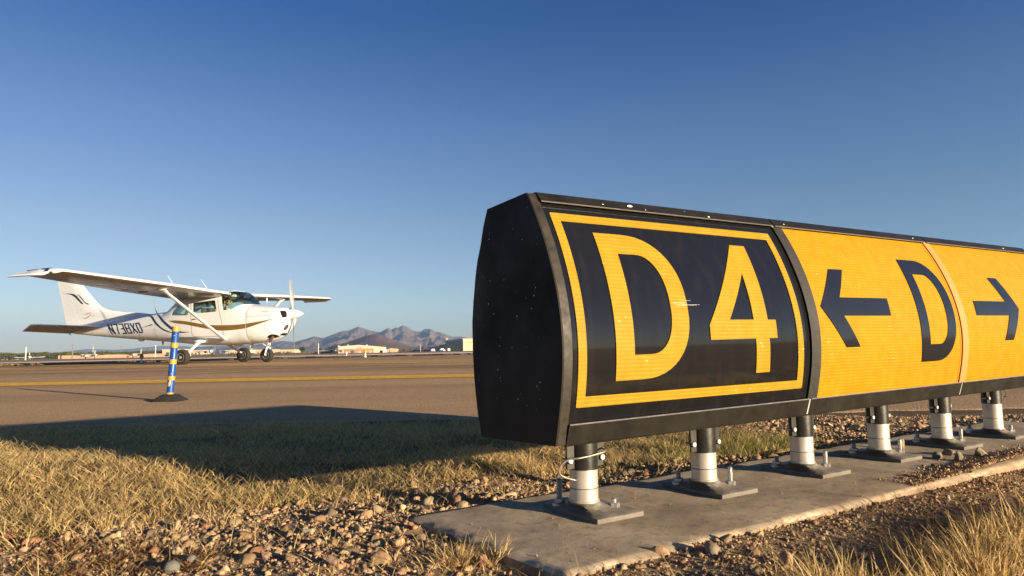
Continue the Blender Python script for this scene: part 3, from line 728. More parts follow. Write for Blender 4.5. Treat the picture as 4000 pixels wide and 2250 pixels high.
COW = [(.405, 1.375, 1.02, 1.24, .215, 2.2, 2.2), (.415, 1.400, .985, 1.22, .290, 2.4, 2.2), (.44, 1.425, .930, 1.20, .355, 2.5, 2.2), (.49, 1.447, .855, 1.17, .405, 2.6, 2.2), (.58, 1.466, .745, 1.13, .440, 2.7, 2.2), (.72, 1.488, .640, 1.08, .470, 2.8, 2.3),
       (.90, 1.513, .565, 1.04, .495, 2.8, 2.5), (1.10, 1.538, .530, 1.02, .515, 2.8, 2.6), (1.30, 1.560, .520, 1.02, .527, 2.9, 2.7), (1.405, 1.571, .519, 1.02, .5305, 2.9, 2.7)]
def table(T):
    a = np.array(T); return lambda s: [float(hermite(a[:, 0], a[:, k], s)) for k in range(1, 7)]
fus, cow = table(FUS), table(COW)
def sec(s): return fus(s) if s >= 1.40 else cow(s)
def ring(f, s, n=72, ins=0):
    t, b, c, h, et, eb = f(s); t -= ins; b += ins; h -= ins; out = []
    for i in range(n):
        a = 2*math.pi*i/n; co, si = math.cos(a), math.sin(a)
        e = et if si >= 0 else eb; H = (t-c) if si >= 0 else (c-b)
        out.append(A(s, h*abs(co)**(2/e)*(1 if co >= 0 else -1), c+H*abs(si)**(2/e)*(1 if si >= 0 else -1)))
    return out
def side(s, w, sg=-1, off=.004):
    t, b, c, h, et, eb = sec(s); e, H = (et, t-c) if w >= c else (eb, c-b)
    k = min(1, abs(w-c)/H); return A(s, sg*(h*(1-k**e)**(1/e)+off), w)
def top_w(s, v):
    t, b, c, h, et, eb = sec(s); return c+(t-c)*(1-min(1, abs(v)/h)**et)**(1/et)

ss = np.concatenate([np.linspace(1.402, 4.4, 80), np.linspace(4.45, 7.86, 44)])
fu = MB().loft([ring(fus, s) for s in ss]).build('fuselage', M_WHITE, None)
inn = MB().loft([ring(fus, s, ins=.028) for s in np.linspace(1.46, 4.25, 60)]).build('liner_cut', M_LINER, None)
def cutter(poly, v0=-1.2, v1=1.2): return MB().prism(poly, lambda s, w: A(s, v0, w), lambda s, w: A(s, v1, w)).build('cut', None, None)
W_DOOR = rounded([(3.085, 1.688), (2.365, 1.728), (2.305, 1.452), (2.335, 1.412), (3.065, 1.388)], .045)
W_REAR = rounded([(3.835, 1.378), (3.225, 1.356), (3.215, 1.672), (3.53, 1.676), (3.775, 1.505)], .05)
W_SCREEN = [(2.11, 1.440), (1.95, 1.443), (1.86, 1.452), (1.79, 1.486), (1.72, 1.528), (1.64, 1.556), (1.57, 1.572), (1.49, 1.584), (1.38, 1.588), (1.36, 2.3), (1.99, 2.3), (2.00, 1.955), (2.20, 1.86)]
W_BACK = [(4.285, 1.505), (4.115, 1.450), (4.09, 1.460), (3.885, 1.690), (3.87, 1.73), (3.80, 2.1), (4.5, 2.1), (4.5, 1.56)]
fu2 = fu.copy(); fu2.data = fu.data.copy(); COL.objects.link(fu2)
boolean(fu, inn, 'DIFFERENCE')
thin = MB().loft([ring(fus, s, ins=.008) for s in np.linspace(1.44, 4.4, 80)]).build('thin', M_GLASS, None)
thin_in = MB().loft([ring(fus, s, ins=.012) for s in np.linspace(1.43, 4.41, 80)]).build('thin_in', M_GLASS, None)
boolean(thin, thin_in, 'DIFFERENCE')
rm(fu2)
for nm, poly, mat in (('door_window', W_DOOR, M_GLASS), ('rear_side_window', W_REAR, M_GLASS), ('windshield', W_SCREEN, M_GLASS_W), ('rear_window', W_BACK, M_GLASS)):
    wide = nm in ('windshield', 'rear_window')
    for v0, v1 in ([(-1.2, 1.2)] if wide else [(-1.2, 0), (0, 1.2)]):
        c = cutter(poly, v0, v1); g = thin.copy(); g.data = thin.data.copy(); g.name = nm; g.data.name = nm; COL.objects.link(g)
        boolean(g, c, 'INTERSECT'); g.data.materials.clear(); g.data.materials.append(mat); g.parent = air
        g.data.polygons.foreach_set('use_smooth', [True]*len(g.data.polygons)); g.data.set_sharp_from_angle(angle=R(30))
        boolean(fu, c, 'DIFFERENCE'); rm(c)
for x in (inn, thin, thin_in): rm(x)
fu.parent = air
fu.data.polygons.foreach_set('use_smooth', [True]*len(fu.data.polygons)); fu.data.set_sharp_from_angle(angle=R(30))
cs = np.concatenate([[.405, .409, .413, .418, .425, .433, .442, .455, .47, .49, .51, .54], np.linspace(.58, 1.3985, 30)])
cowl = MB().loft([ring(cow, s) for s in cs]).build('cowling', M_WHITE_D, air, True, 50)

def skin(name, poly, mat, sg=-1, off=.003, grid=(.05, .03), parent=None, holes=()):
    V, F = polyfill(poly, [h[::-1] for h in holes], grid, lambda s, w: side(s, w, sg, off)); o = obj(name, V, F, mat, parent or air, True); return o
def seam(name, pts, wd, parent=None, mat=None, off=.0025, sg=-1):
    P = [np.array(p, float) for p in dense_open(pts, .04)]; V = []; F = []
    for i, p in enumerate(P):
        t = P[min(i+1, len(P)-1)]-P[max(i-1, 0)]; t /= np.linalg.norm(t)+1e-9; n_ = np.array([-t[1], t[0]])*wd/2
        V += [side(*(p-n_), sg, off), side(*(p+n_), sg, off)]
    F = [(2*i, 2*i+2, 2*i+3, 2*i+1) for i in range(len(P)-1)]
    return obj(name, V, F, mat or M_SEAMP, parent or air, True)
def dense_open(pts, st):
    out = [pts[0]]
    for a, b in zip(pts, pts[1:]):
        n_ = max(1, int(math.hypot(b[0]-a[0], b[1]-a[1])/st)); out += [(a[0]+(b[0]-a[0])*k/n_, a[1]+(b[1]-a[1])*k/n_) for k in range(1, n_+1)]
    return out
# stripes on the side turned to us and mirrored on the far side
NAVY = spline([(4.50, 1.455), (4.36, 1.420), (4.22, 1.352), (4.06, 1.240), (3.88, 1.118), (3.73, 1.032), (3.47, .925), (3.14, .892)], 6)+spline([(3.14, .892), (3.40, .882), (3.60, .905), (3.78, .972), (3.98, 1.095), (4.12, 1.200), (4.24, 1.292), (4.36, 1.378), (4.47, 1.430), (4.50, 1.455)], 6)[1:-1]
GREEN = spline([(4.90, 1.420), (4.74, 1.422), (4.62, 1.402), (4.50, 1.330), (4.36, 1.212), (4.18, 1.075), (4.00, .985), (3.80, .920), (3.52, .886)], 6)+spline([(3.52, .886), (3.78, .898), (4.00, .945), (4.20, 1.035), (4.38, 1.150), (4.52, 1.272), (4.63, 1.355), (4.74, 1.400), (4.90, 1.420)], 6)[1:-1]
GOLD = spline([(3.91, 1.232), (3.68, 1.238), (3.35, 1.204), (3.05, 1.152), (2.72, 1.085), (2.38, 1.050), (2.06, 1.036), (1.70, 1.032), (1.42, 1.046)], 5)+spline([(1.42, .925), (1.60, .908), (1.94, .890), (2.23, .902), (2.55, .950), (2.92, 1.026), (3.30, 1.105), (3.66, 1.160), (3.91, 1.232)], 5)[:-1]
GOLD2 = spline([(1.395, 1.048), (1.20, 1.070), (.98, 1.094), (.80, 1.120), (.60, 1.150)], 5)+spline([(.60, 1.150), (.84, 1.078), (1.08, 1.010), (1.25, .965), (1.395, .928)], 5)[1:]
GOLD3 = [(4.98, 1.075), (4.55, 1.175), (4.48, 1.150), (4.56, 1.135)]
for sg in (-1, 1):
    skin('navy_stripe', NAVY, M_NAVY, sg); skin('green_stripe', GREEN, M_GREEN, sg); skin('ochre_stripe', GOLD, M_GOLD, sg); skin('ochre_stripe', GOLD3, M_GOLD, sg)
    skin('ochre_stripe', GOLD2, M_GOLD, sg, .004, (.03, .02), cowl)
# registration, drawn as blocky strokes leaning back
def glyph(ch):
    t = .19
    bars = {'N': [[(0, 0), (0, 1)], [(0, 1), (1, 0)], [(1, 0), (1, 1)]], '7': [[(0, 1), (1, 1)], [(1, 1), (.45, 0)]], '3': [[(0, 1), (1, 1), (1, 0), (0, 0)], [(.3, .52), (1, .52)]],
            '8': [[(0, 0), (0, 1), (1, 1), (1, 0), (0, 0)], [(0, .52), (1, .52)]], 'X': [[(0, 0), (1, 1)], [(0, 1), (1, 0)]], 'D': [[(0, 0), (0, 1), (.72, 1), (1, .8), (1, .2), (.72, 0), (0, 0)]]}
    return bars[ch]
def write(text, s0, s1, wb, wt, mat, name, lean=.62):
    nrm = len(text); cw = (s0-s1)/nrm; gw = cw*.74; tk = .034; regs = []
    for i, ch in enumerate(text):
        V = []; F = []
        for line in glyph(ch):
            for a, b in zip(line, line[1:]):
                def P(q): 
                    w = wb+tk/2+(wt-wb-tk)*q[1]; return np.array([s0-cw*i-gw*.06-gw*(.08+.84*q[0])+lean*(w-wb), w])
                p, q = P(a), P(b); d = (q-p)/np.linalg.norm(q-p); p, q = p-d*tk*.5, q+d*tk*.5; n_ = np.array([-d[1], d[0]])*tk*(.64 if abs(d[0]) < .8 else .5); K = 5
                for k in range(K+1):
                    c = p+(q-p)*k/K; V += [side(*(c-n_), -1, .004), side(*(c+n_), -1, .004)]
                bse = len(V)-2*(K+1); F += [(bse+2*k, bse+2*k+2, bse+2*k+3, bse+2*k+1) for k in range(K)]
        regs.append(obj(name, V, F, mat, air, True))
    return regs
write('N738XD', 6.10, 4.79, .940, 1.245, M_NAVY, 'registration_letter')
for sg in (-1, 1):                                     # door with its gaps, handle, hinges
    seam('door_gap', [(3.135, 1.73), (3.13, 1.30), (3.10, .80), (3.05, .765), (2.16, .745), (2.10, .80), (2.14, 1.10), (2.22, 1.40), (2.28, 1.74)], .011, sg=sg)
    h = MB(); p = side(3.02, 1.235, sg, .012); h.box(p, (.10, .02, .022)); bevel(h.build('door_handle', M_DARKM, air), .004)
    seam('firewall_gap', [(1.402, 1.53), (1.402, 1.2), (1.402, .95), (1.402, .70), (1.402, .56)], .012, sg=sg)
    seam('cowl_gap', [(1.39, 1.235), (1.0, 1.245), (.72, 1.25)], .006, cowl, sg=sg)
M_LAP = paint('skin_lap_line', (.44, .45, .46), .5, 0, .1, 10)
for s_ in (4.42, 5.02, 5.62, 6.22, 6.85): seam('skin_lap', [(s_, sec(s_)[0]-.10), (s_, sec(s_)[1]+.05)], .010, mat=M_LAP)
seam('skin_lap', [(7.0, 1.13), (5.6, 1.06), (4.4, 1.0), (3.2, .93)], .008, mat=M_LAP)
sp_ = MB()
for k in range(9):
    p = side(1.36-.085*k, 1.222+.002*k, -1, .002); sp_.ball(p, (.009, .004, .009), 6, 4)
for p in ((1.47, 1.33), (1.42, 1.30), (1.35, .98), (1.36, .70), (2.03, 1.20), (1.98, .68)): sp_.ball(side(*p, -1, .002), (.011, .004, .011), 6, 4)
sp_.build('fastener', M_SEAMP, cowl)['kind'] = 'stuff'
skin('cowl_emblem', [(1.03, 1.352), (.90, 1.366), (.80, 1.372), (.84, 1.362), (.74, 1.350), (.86, 1.347), (.92, 1.336), (.97, 1.345)], M_SCRIPT, -1, .004, (.03, .02), cowl)
# openings in the nose
def on_front(v, w, off):
    lo, hi = .405, 1.0
    for _ in range(40):
        m = (lo+hi)/2; t, b, c, h, et, eb = cow(m); e, H = (et, t-c) if w >= c else (eb, c-b)
        inside = (abs(v)/h)**e+(abs(w-c)/H)**e < 1; lo, hi = (lo, m) if inside else (m, hi)
    d = Vector((1, (v*.9), (w-1.2)*.9)).normalized(); return A(lo, v, w)+d*off
for sg in (-1, 1):
    poly = rounded([(sg*.165, 1.185), (sg*.335, 1.165), (sg*.372, 1.22), (sg*.366, 1.335), (sg*.320, 1.362), (sg*.175, 1.345)], .03)
    V, F = polyfill(poly, [], (.02, .02), lambda v, w: on_front(v, w, .004)); obj('air_inlet', V, F, M_HOLE, cowl, True)
for v, w, r, m in ((0, .915, .078, M_CHROME), (0, .915, .058, M_HOLE), (0, .915, .040, M_CHROME)):
    V, F = polyfill([(v-.12+r*math.cos(a), w+r*math.sin(a)) for a in np.linspace(0, 2*math.pi, 25)[:-1]], [], (.02, .02), lambda v, w: on_front(v, w, .004+.08*(.08-r))); obj('landing_light', V, F, m, cowl, True)
V, F = polyfill(rounded([(-.16, .705), (.10, .705), (.08, .765), (-.14, .765)], .02), [], (.02, .02), lambda v, w: on_front(v, w, .004)); obj('carburettor_intake', V, F, M_HOLE, cowl, True)
skin('exhaust_recess', spline([(.88, .655), (.82, .715), (.73, .740), (.66, .715), (.68, .668), (.77, .640)], 6, True), M_HOLE, -1, .004, (.02, .02), cowl)
MB().tube([A(.74, -.30, .70), A(.78, -.31, .62), A(.86, -.30, .53)], .038, 16).build('exhaust_pipe', M_EXH, air, True, 50)
# spinner and propeller at rest
M_X = Matrix.Translation(A(.405, 0, 1.265)) @ Matrix.Rotation(math.pi/2, 4, 'Y')
sp = MB().lathe([(.142, -.005), (.142, .02), (.136, .09), (.118, .17), (.088, .26), (.050, .34), (.022, .385), (.001, .405)], 32, M_X); sp.build('spinner', M_WHITE_D, air, True, 40)
prop = empty('propeller', A(.335, 0, 1.265), 0, air)
for k in (0, 1):
    rings = []
    for r in np.linspace(.05, .945, 18):
        ch = np.interp(r, [.05, .2, .4, .75, .92, .945], [.07, .10, .13, .105, .07, .02]); th = np.interp(r, [.05, .3, .945], [.05, .022, .007]); tw = np.interp(r, [.05, .945], [R(50), R(16)])
        c = []
        for i in range(14):
            a = 2*math.pi*i/14; y, x = ch/2*math.cos(a), th/2*math.sin(a); c.append(Vector((x*math.cos(tw)+y*math.sin(tw), -x*math.sin(tw)+y*math.cos(tw), r)))
        rings.append(c)
    b = MB().loft(rings).build('propeller_blade', M_PROP, prop, True, 40); b.rotation_euler = (math.pi*k+R(4), 0, 0)
# wings
def foil(ch, th, n=26, camber=.02):
    up, lo = [], []
    for i in range(n+1):
        x = .5*(1-math.cos(math.pi*i/n)); t = 5*th*(.2969*math.sqrt(x)-.126*x-.3516*x*x+.2843*x**3-.1036*x**4)
        c = camber*(2*.4*x-x*x)/.16 if x < .4 else camber*(.2+.8*x-x*x)/.36
        up.append((x*ch, (c+t)*ch)); lo.append((x*ch, (c-t)*ch))
    return up[::-1]+lo[1:-1]
def wing_sec(v):
    a = abs(v); sLE = np.interp(a, [0, 2.54, 5.25, 5.42, 5.52, 5.58], [2.0, 2.0, 2.16, 2.23, 2.42, 2.75]); ch = np.interp(a, [0, 2.54, 5.25, 5.42, 5.52, 5.58], [1.62, 1.62, 1.17, 1.12, .95, .62])
    wl = 1.895+.182*(a-.55)/4.9-(.03 if a > 5.4 else 0)-(.05 if a > 5.5 else 0); th = np.interp(a, [0, 5.25, 5.45, 5.58], [.125, .115, .10, .05]); tw = np.interp(a, [0, 5.5], [R(3.0), R(.5)]); return sLE, ch, wl, th, tw
def wing_ring(v):
    sLE, ch, wl, th, tw = wing_sec(v); return [A(sLE+x*math.cos(tw)+z*math.sin(tw), v, wl+z*math.cos(tw)-x*math.sin(tw)) for x, z in foil(ch, th)]
def under(s, v):
    sLE, ch, wl, th, tw = wing_sec(v); x = (s-sLE)/ch; t = 5*th*(.2969*math.sqrt(max(x, 0))-.126*x-.3516*x*x+.2843*x**3-.1036*x**4); c = .02*(.8*x-x*x)/.16 if x < .4 else .02*(.2+.8*x-x*x)/.36
    return A(s, v, wl+(c-t)*ch-(s-sLE)*math.sin(tw))
for sg in (-1, 1):
    vs = np.concatenate([[.30, .5, 1.2, 2.0, 2.54, 3.4, 4.3, 5.25], [5.34, 5.42, 5.48, 5.52, 5.555, 5.58]])
    wg = MB().loft([wing_ring(sg*v) for v in vs]).build('wing', M_WHITE, air, True, 50)
    wg.data.materials.append(M_AL_SHADED)
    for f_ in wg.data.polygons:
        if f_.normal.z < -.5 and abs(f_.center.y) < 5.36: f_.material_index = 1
    wg['label'] = 'wing reaching out towards the camera' if sg < 0 else 'wing beyond the cabin'
    # flap and aileron gaps, skin laps under the wing
    for nm, va, vb in (('flap', .62, 2.60), ('aileron', 2.66, 5.15)):
        V = []; F = []
        for v in np.linspace(va, vb, 14):
            sLE, ch, *_ = wing_sec(v)
            for x in (.715, .728): p = under(sLE+ch*x, sg*v); V.append(p+Vector((0, 0, -.003)))
        F = [(2*i, 2*i+2, 2*i+3, 2*i+1) for i in range(13)]; obj(nm+'_gap', V, F, M_DARKM, wg)
        for v in (va, vb):
            V = []
            sLE, ch, *_ = wing_sec(v)
            for x in np.linspace(.72, .985, 8): p = under(sLE+ch*x, sg*v)+Vector((0, 0, -.003)); V += [p, p+Vector((0, .014, 0))]
            obj(nm+'_gap', V, [(2*i, 2*i+2, 2*i+3, 2*i+1) for i in range(7)], M_DARKM, wg)
    for q in range(2):                                # bracket fairings under the flap
        v = sg*(1.25+1.0*q); p = under(3.05, v); MB().ball(p+Vector((-.05, 0, -.02)), (.16, .018, .028), 12, 8).build('flap_track', M_WHITE, wg, True)
    # lift strut with fairings at both ends
    a, b = A(2.07, sg*.535, .66), under(2.33, sg*2.50)+Vector((0, 0, .01)); rings = []; d = (b-a).normalized(); fwd = Vector((1, 0, 0)); fwd = (fwd-d*fwd.dot(d)).normalized(); up = d.cross(fwd)
    for t in np.linspace(-.01, 1, 14):
        k = 1+.9*max(0, (t-.90)/.10)**2+.5*max(0, (.06-t)/.06)**2; rings.append([a+(b-a)*t+fwd*(.060*k*math.cos(q)+.012*k*(1-math.cos(2*q))*.0)+up*(.026*(1+.3*(k-1))*math.sin(q)) for q in np.linspace(0, 2*math.pi, 21)[:-1]])
    MB().loft(rings).build('wing_strut', M_WHITE_D, air, True, 50)
    fr = MB().ball(b+Vector((-.02, 0, .0)), (.16, .07, .05), 16, 10); fr.build('strut_fairing', M_WHITE, wg, True)
    # tailplane
    rings = []
    for v in np.linspace(.0, 1.72, 9):
        k = v/1.72; le = 6.50+.43*k; te = 7.27+.02*k; ch = te-le; w0 = 1.180+.05*k; th = .085*(1-.35*k)
        rings.append([A(le+x, sg*v, w0+z) for x, z in foil(ch*1.0, th/ch if ch else .1, 14, 0)])
    k1 = [A(6.98+(x-.0)*.55, sg*1.745, 1.233+z*.4) for x, z in foil(.5, .05, 14, 0)]; rings.append(k1)
    st = MB().loft(rings).build('tailplane', M_WHITE, air, True, 50)
    rings = []
    for v in np.linspace(.10, 1.73, 8):
        k = (v-.1)/1.63; s0 = 7.275+.02*k; s1 = 7.70-.14*k; w0 = 1.180+.05*k; w1 = w0-.145; c = []
        for x, z in [(0, .030), (.3, .026), (1, .004), (1, -.004), (.3, -.026), (0, -.030)]:
            c.append(A(s0+(s1-s0)*x, sg*v, w0+(w1-w0)*x+z*(1-.3*k)))
        rings.append(c)
    MB().loft(rings).build('elevator', M_WHITE, st, True, 50)
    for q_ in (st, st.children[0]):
        q_.data.materials.append(M_AL_SHADED)
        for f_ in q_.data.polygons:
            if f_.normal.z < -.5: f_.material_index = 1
    # horn balance at the tip
    hb = MB(); hb.prism([(6.86, 1.730), (6.93, 1.80), (7.2, 1.80), (7.29, 1.735)], lambda s, v: A(s, sg*v, 1.226), lambda s, v: A(s, sg*v, 1.256)); hb.build('elevator_horn', M_WHITE, st)
# navy flash on each wing tip
for sg in (-1,):
    for s0, s1 in ((2.34, 2.60), (2.66, 2.95)):
        V = []
        for s in np.linspace(s0, s1, 8):
            for h in (0, 1):
                v = 5.50+.03*(s-s0); sLE, ch, wl, th, tw = wing_sec(v-.06*h); V.append(A(s, sg*(v-.05*h), wl+.055*ch*(1-(s-2.3)/1.1*.5)+.012+.02*h))
        obj('tip_stripe', V, [(2*i, 2*i+2, 2*i+3, 2*i+1) for i in range(7)], M_NAVY, air)
    MB().ball(A(2.33, sg*5.47, 2.03), (.035, .03, .03), 10, 8).build('navigation_light', M_DARKM, air, True)
# fin, dorsal fillet and rudder
def fin_ring(pts, th): 
    return None
FIN = spline([(4.85, 1.475), (5.35, 1.545), (5.9, 1.600), (6.35, 1.665), (6.62, 1.755), (6.80, 1.880), (6.98, 2.055)], 6)[:-1]+[(6.98, 2.055), (7.25, 2.330), (7.50, 2.600), (7.56, 2.645), (7.64, 2.66), (7.97, 2.66), (7.88, 2.437), (7.42, 1.30), (7.38, 1.20), (6.6, 1.25), (5.6, 1.38), (4.9, 1.42)]
RUD = [(7.985, 2.66), (8.24, 2.66), (8.30, 2.62), (8.285, 2.50), (8.11, 1.88), (7.955, 1.279), (7.93, 1.20), (7.50, 1.18), (7.435, 1.30), (7.895, 2.437)]
def blade(name, poly, thf, parent, mat):
    o = None; V1, F1 = polyfill(poly, [], (.09, .09), None); V = [A(s, thf(s, w), w) for s, w, _ in V1]+[A(s, -thf(s, w), w) for s, w, _ in V1]; n_ = len(V1); F = F1+[[i+n_ for i in f[::-1]] for f in F1]
    o = obj(name, V, F, mat, parent); bm = bmesh.new(); bm.from_mesh(o.data); be = [e for e in bm.edges if e.is_boundary]
    bmesh.ops.bridge_loops(bm, edges=be); bmesh.ops.recalc_face_normals(bm, faces=bm.faces); bm.to_mesh(o.data); bm.free()
    o.data.polygons.foreach_set('use_smooth', [True]*len(o.data.polygons)); o.data.set_sharp_from_angle(angle=R(35)); return o
le_s = lambda w: np.interp(w, [1.40, 1.475, 1.60, 1.665, 1.755, 1.88, 2.055, 2.33, 2.60, 2.66], [4.85, 4.85, 5.9, 6.35, 6.62, 6.80, 6.98, 7.25, 7.5, 7.6])
te_s = lambda w: np.interp(w, [1.2, 1.279, 1.88, 2.5, 2.66], [7.93, 7.955, 8.11, 8.285, 8.3])
def fth(s, w):
    a, b = le_s(w), te_s(w); x = min(1, max(0, (s-a)/(b-a))); t = np.interp(w, [1.3, 2.66], [.062, .034]); return max(.004, t*min(1, (x*5)**.5)*(1 if x < .45 else (1-x)/.55*.93+.07))
fin = blade('fin', FIN, fth, air, M_WHITE); rud = blade('rudder', RUD, fth, fin, M_WHITE)
def fin_decal(name, poly, mat, parent=fin):
    V, F = polyfill(poly, [], (.06, .06), lambda s, w: A(s, -(fth(s, w)+.006), w)); obj(name, V, F, mat, parent, True)
fin_decal('green_stripe', spline([(8.13, 2.250), (7.88, 2.238), (7.65, 2.206), (7.52, 2.125), (7.40, 2.005), (7.27, 1.885)], 6)+spline([(7.27, 1.885), (7.36, 1.905), (7.46, 1.990), (7.60, 2.105), (7.74, 2.185), (7.90, 2.226), (8.13, 2.250)], 6)[1:-1], M_GREEN)
fin_decal('navy_stripe', spline([(7.54, 2.206), (7.46, 2.168), (7.36, 2.085), (7.22, 1.945), (7.05, 1.875)], 6)+spline([(7.05, 1.875), (7.16, 1.882), (7.26, 1.950), (7.40, 2.085), (7.48, 2.160), (7.54, 2.206)], 6)[1:-1], M_NAVY)
for pts in ([(7.30, 1.56), (7.20, 1.60), (7.10, 1.625), (6.98, 1.63), (7.05, 1.605), (7.18, 1.58)], [(7.34, 1.50), (7.26, 1.475), (7.12, 1.52), (6.98, 1.60), (7.02, 1.55), (7.14, 1.47), (7.24, 1.452)], [(7.00, 1.53), (6.86, 1.535), (6.92, 1.515)]):
    fin_decal('script_emblem', pts, M_SCRIPT)
# landing gear
def wheel(name, c, r, w, sgn):
    g = empty(name, c, 0, air); Mx = Matrix.Rotation(math.pi/2, 4, 'X')
    t = MB(); pr = [(r*.52, -w*.40), (r*.70, -w*.5), (r*.88, -w*.46), (r*.97, -w*.30), (r, -w*.1), (r, w*.1), (r*.97, w*.30), (r*.88, w*.46), (r*.70, w*.5), (r*.52, w*.40)]
    t.lathe(pr, 40, Mx).build('tyre', M_TYRE, g, True, 50)
    h = MB(); h.lathe([(r*.50, -w*.42), (r*.52, -w*.36), (r*.52, w*.36), (r*.50, w*.42), (r*.40, w*.36), (r*.18, w*.34), (r*.15, w*.46), (.001, w*.47)], 28, Mx)
    h.lathe([(r*.50, -w*.42), (r*.40, -w*.36), (r*.18, -w*.34), (r*.15, -w*.46), (.001, -w*.47)], 28, Mx); h.build('hub', M_HUB, g, True, 30)
    for k in range(5):
        a = 2*math.pi*k/5; 
        q = MB(); q.lathe([(r*.06, -w*.372), (r*.06, -w*.352)], 8, Matrix.Rotation(math.pi/2, 4, 'X')@Matrix.Translation((r*.29*math.cos(a), r*.29*math.sin(a), 0))); q.lathe([(r*.06, w*.352), (r*.06, w*.372)], 8, Matrix.Rotation(math.pi/2, 4, 'X')@Matrix.Translation((r*.29*math.cos(a), r*.29*math.sin(a), 0))); q.build('wheel_hole', M_HOLE, g)
    return g
for sg in (-1, 1):
    wheel('main_wheel', A(2.79, sg*1.265, .214), .215, .165, sg)
    rings = []; pts = [(2.90, .40, .640, .11, .035), (2.89, .52, .615, .10, .033), (2.86, .74, .50, .075, .028), (2.82, .96, .375, .055, .024), (2.79, 1.12, .285, .045, .022), (2.79, 1.17, .245, .045, .024)]
    for i, (s, v, w, a, b) in enumerate(pts):
        rings.append([A(s, sg*v, w)+Vector((a*math.cos(q), sg*.57*b*math.sin(q), .82*b*math.sin(q))) for q in np.linspace(0, 2*math.pi, 19)[:-1]])
    MB().loft(rings).build('gear_leg', M_WHITE_D, air, True, 50)
    MB().ball(A(2.88, sg*.50, .625), (.19, .10, .055), 16, 10).build('gear_fairing', M_WHITE, air, True)
    b = MB(); b.cyl(A(2.79, sg*1.10, .214), A(2.79, sg*1.2, .214), .075, .075, 20); b.build('brake_disc', M_DARKM, air, True, 30)
    MB().box(A(2.98, sg*.78, .40), (.14, .09, .012)).build('step', M_DARKM, air)
wheel('nose_wheel', A(1.14, 0, .188), .190, .135, 1)
ns = MB(); ns.cyl(A(1.06, 0, .62), A(1.075, 0, .46), .045, .045, 16); ns.build('nose_strut', M_WHITE_D, air, True, 30)
MB().cyl(A(1.06, 0, .50), A(1.10, 0, .36), .026, .026, 16).build('oleo', M_CHROME, air, True, 30)
fk = MB()
for sg in (-1, 1): fk.tube([A(1.085, 0, .40), A(1.09, sg*.06, .395), A(1.10, sg*.095, .33), A(1.14, sg*.095, .19)], [.026, .026, .022, .02], 10)
fk.build('nose_fork', M_WHITE_D, air, True, 40)
MB().tube([A(1.06, 0, .585), A(1.22, -.02, .52), A(1.24, -.02, .49), A(1.10, 0, .42)], .013, 8).build('torque_link', M_WHITE_D, air, True, 40)
MB().cyl(A(1.055, 0, .60), A(1.06, 0, .555), .062, .062, 16).build('strut_collar', M_WHITE_D, air, True, 30)
# aerials, belly fittings
for v0, s0, h_, k in ((-1.55, 2.75, .36, .24), (-.35, 2.72, .36, .24)):
    p = A(s0, v0, 2.07+.0); MB().tube([p+Vector((0, 0, -.06)), p+Vector((-k, 0, h_*.75))], [.010, .006], 6).build('aerial', M_WHITE, air, True)
MB().tube([A(4.72, 0, 1.49), A(4.78, 0, 1.60), A(4.98, .12, 2.02)], [.016, .006, .003], 6).build('whip_aerial', M_SEAMP, air, True)
for s, l, dz in ((5.25, .22, .05), (4.52, .05, .10), (1.62, .10, .14), (2.02, .30, .05)):
    b = fus(s)[1]; MB().prism([(s-l/2, b+.02), (s+l/2, b+.02), (s+l*.38, b-dz*.6), (s+l*.1, b-dz), (s-l*.2, b-dz)], lambda s, w: A(s, -.025, w), lambda s, w: A(s, .025, w)).build('belly_fin', M_WHITE, air)
MB().tube([A(7.82, 0, 1.09), A(7.86, 0, 1.03), A(7.80, 0, 1.0)], .012, 6).build('tie_down_ring', M_DARKM, air)
for sg in (-1,):
    MB().cyl(under(3.0, 2.05), under(3.0, 2.05)+Vector((0, 0, -.10)), .016).build('pitot_tube', M_WHITE, air)
MB().cyl(A(2.02, 1.3, 1.86), A(2.02, 1.3, 1.74), .022).build('fuel_vent', M_WHITE, air)
# cabin
MB().box(A(2.65, 0, .70), (1.9, .70, .04)).build('cabin_floor', M_LINER, air)
def seat(s, v):
    t = empty('seat', A(s, v, .72), 0, air)
    c = MB(); c.box((.03, 0, .24), (.48, .46, .14)); bevel(c.build('seat_cushion', M_SEAT, t), .04, 3)
    c = MB(); c.box((-.26, 0, .55), (.12, .44, .56), M=Matrix.Rotation(R(-10), 3, 'Y')); bevel(c.build('seat_back', M_SEAT, t), .045, 3)
    c = MB(); c.box((-.325, 0, .93), (.09, .27, .15), M=Matrix.Rotation(R(-8), 3, 'Y')); bevel(c.build('headrest', M_SEAT, t), .04, 3)
    c = MB(); c.box((-.05, 0, .09), (.36, .34, .16)); c.build('seat_frame', M_DARKM, t)
for v in (-.27, .27): seat(2.52, v)
rb = MB(); rb.box(A(3.62, 0, 1.0), (.12, .86, .60), M=Matrix.Rotation(R(-10), 3, 'Y')); bevel(rb.build('rear_bench', M_SEAT, air), .04, 3)
d = MB(); d.prism([(1.58, 1.10), (1.58, 1.47), (1.66, 1.49), (1.74, 1.49), (1.90, 1.45), (1.93, 1.42), (1.90, 1.10)], lambda s, w: A(s, -.38, w), lambda s, w: A(s, .38, w)); d.build('instrument_panel', M_DASH, air, True, 40)
d = MB(); d.ball(A(1.87, .02, 1.47), (.10, .37, .09), 20, 10); d.build('glareshield', M_DASH, air, True)
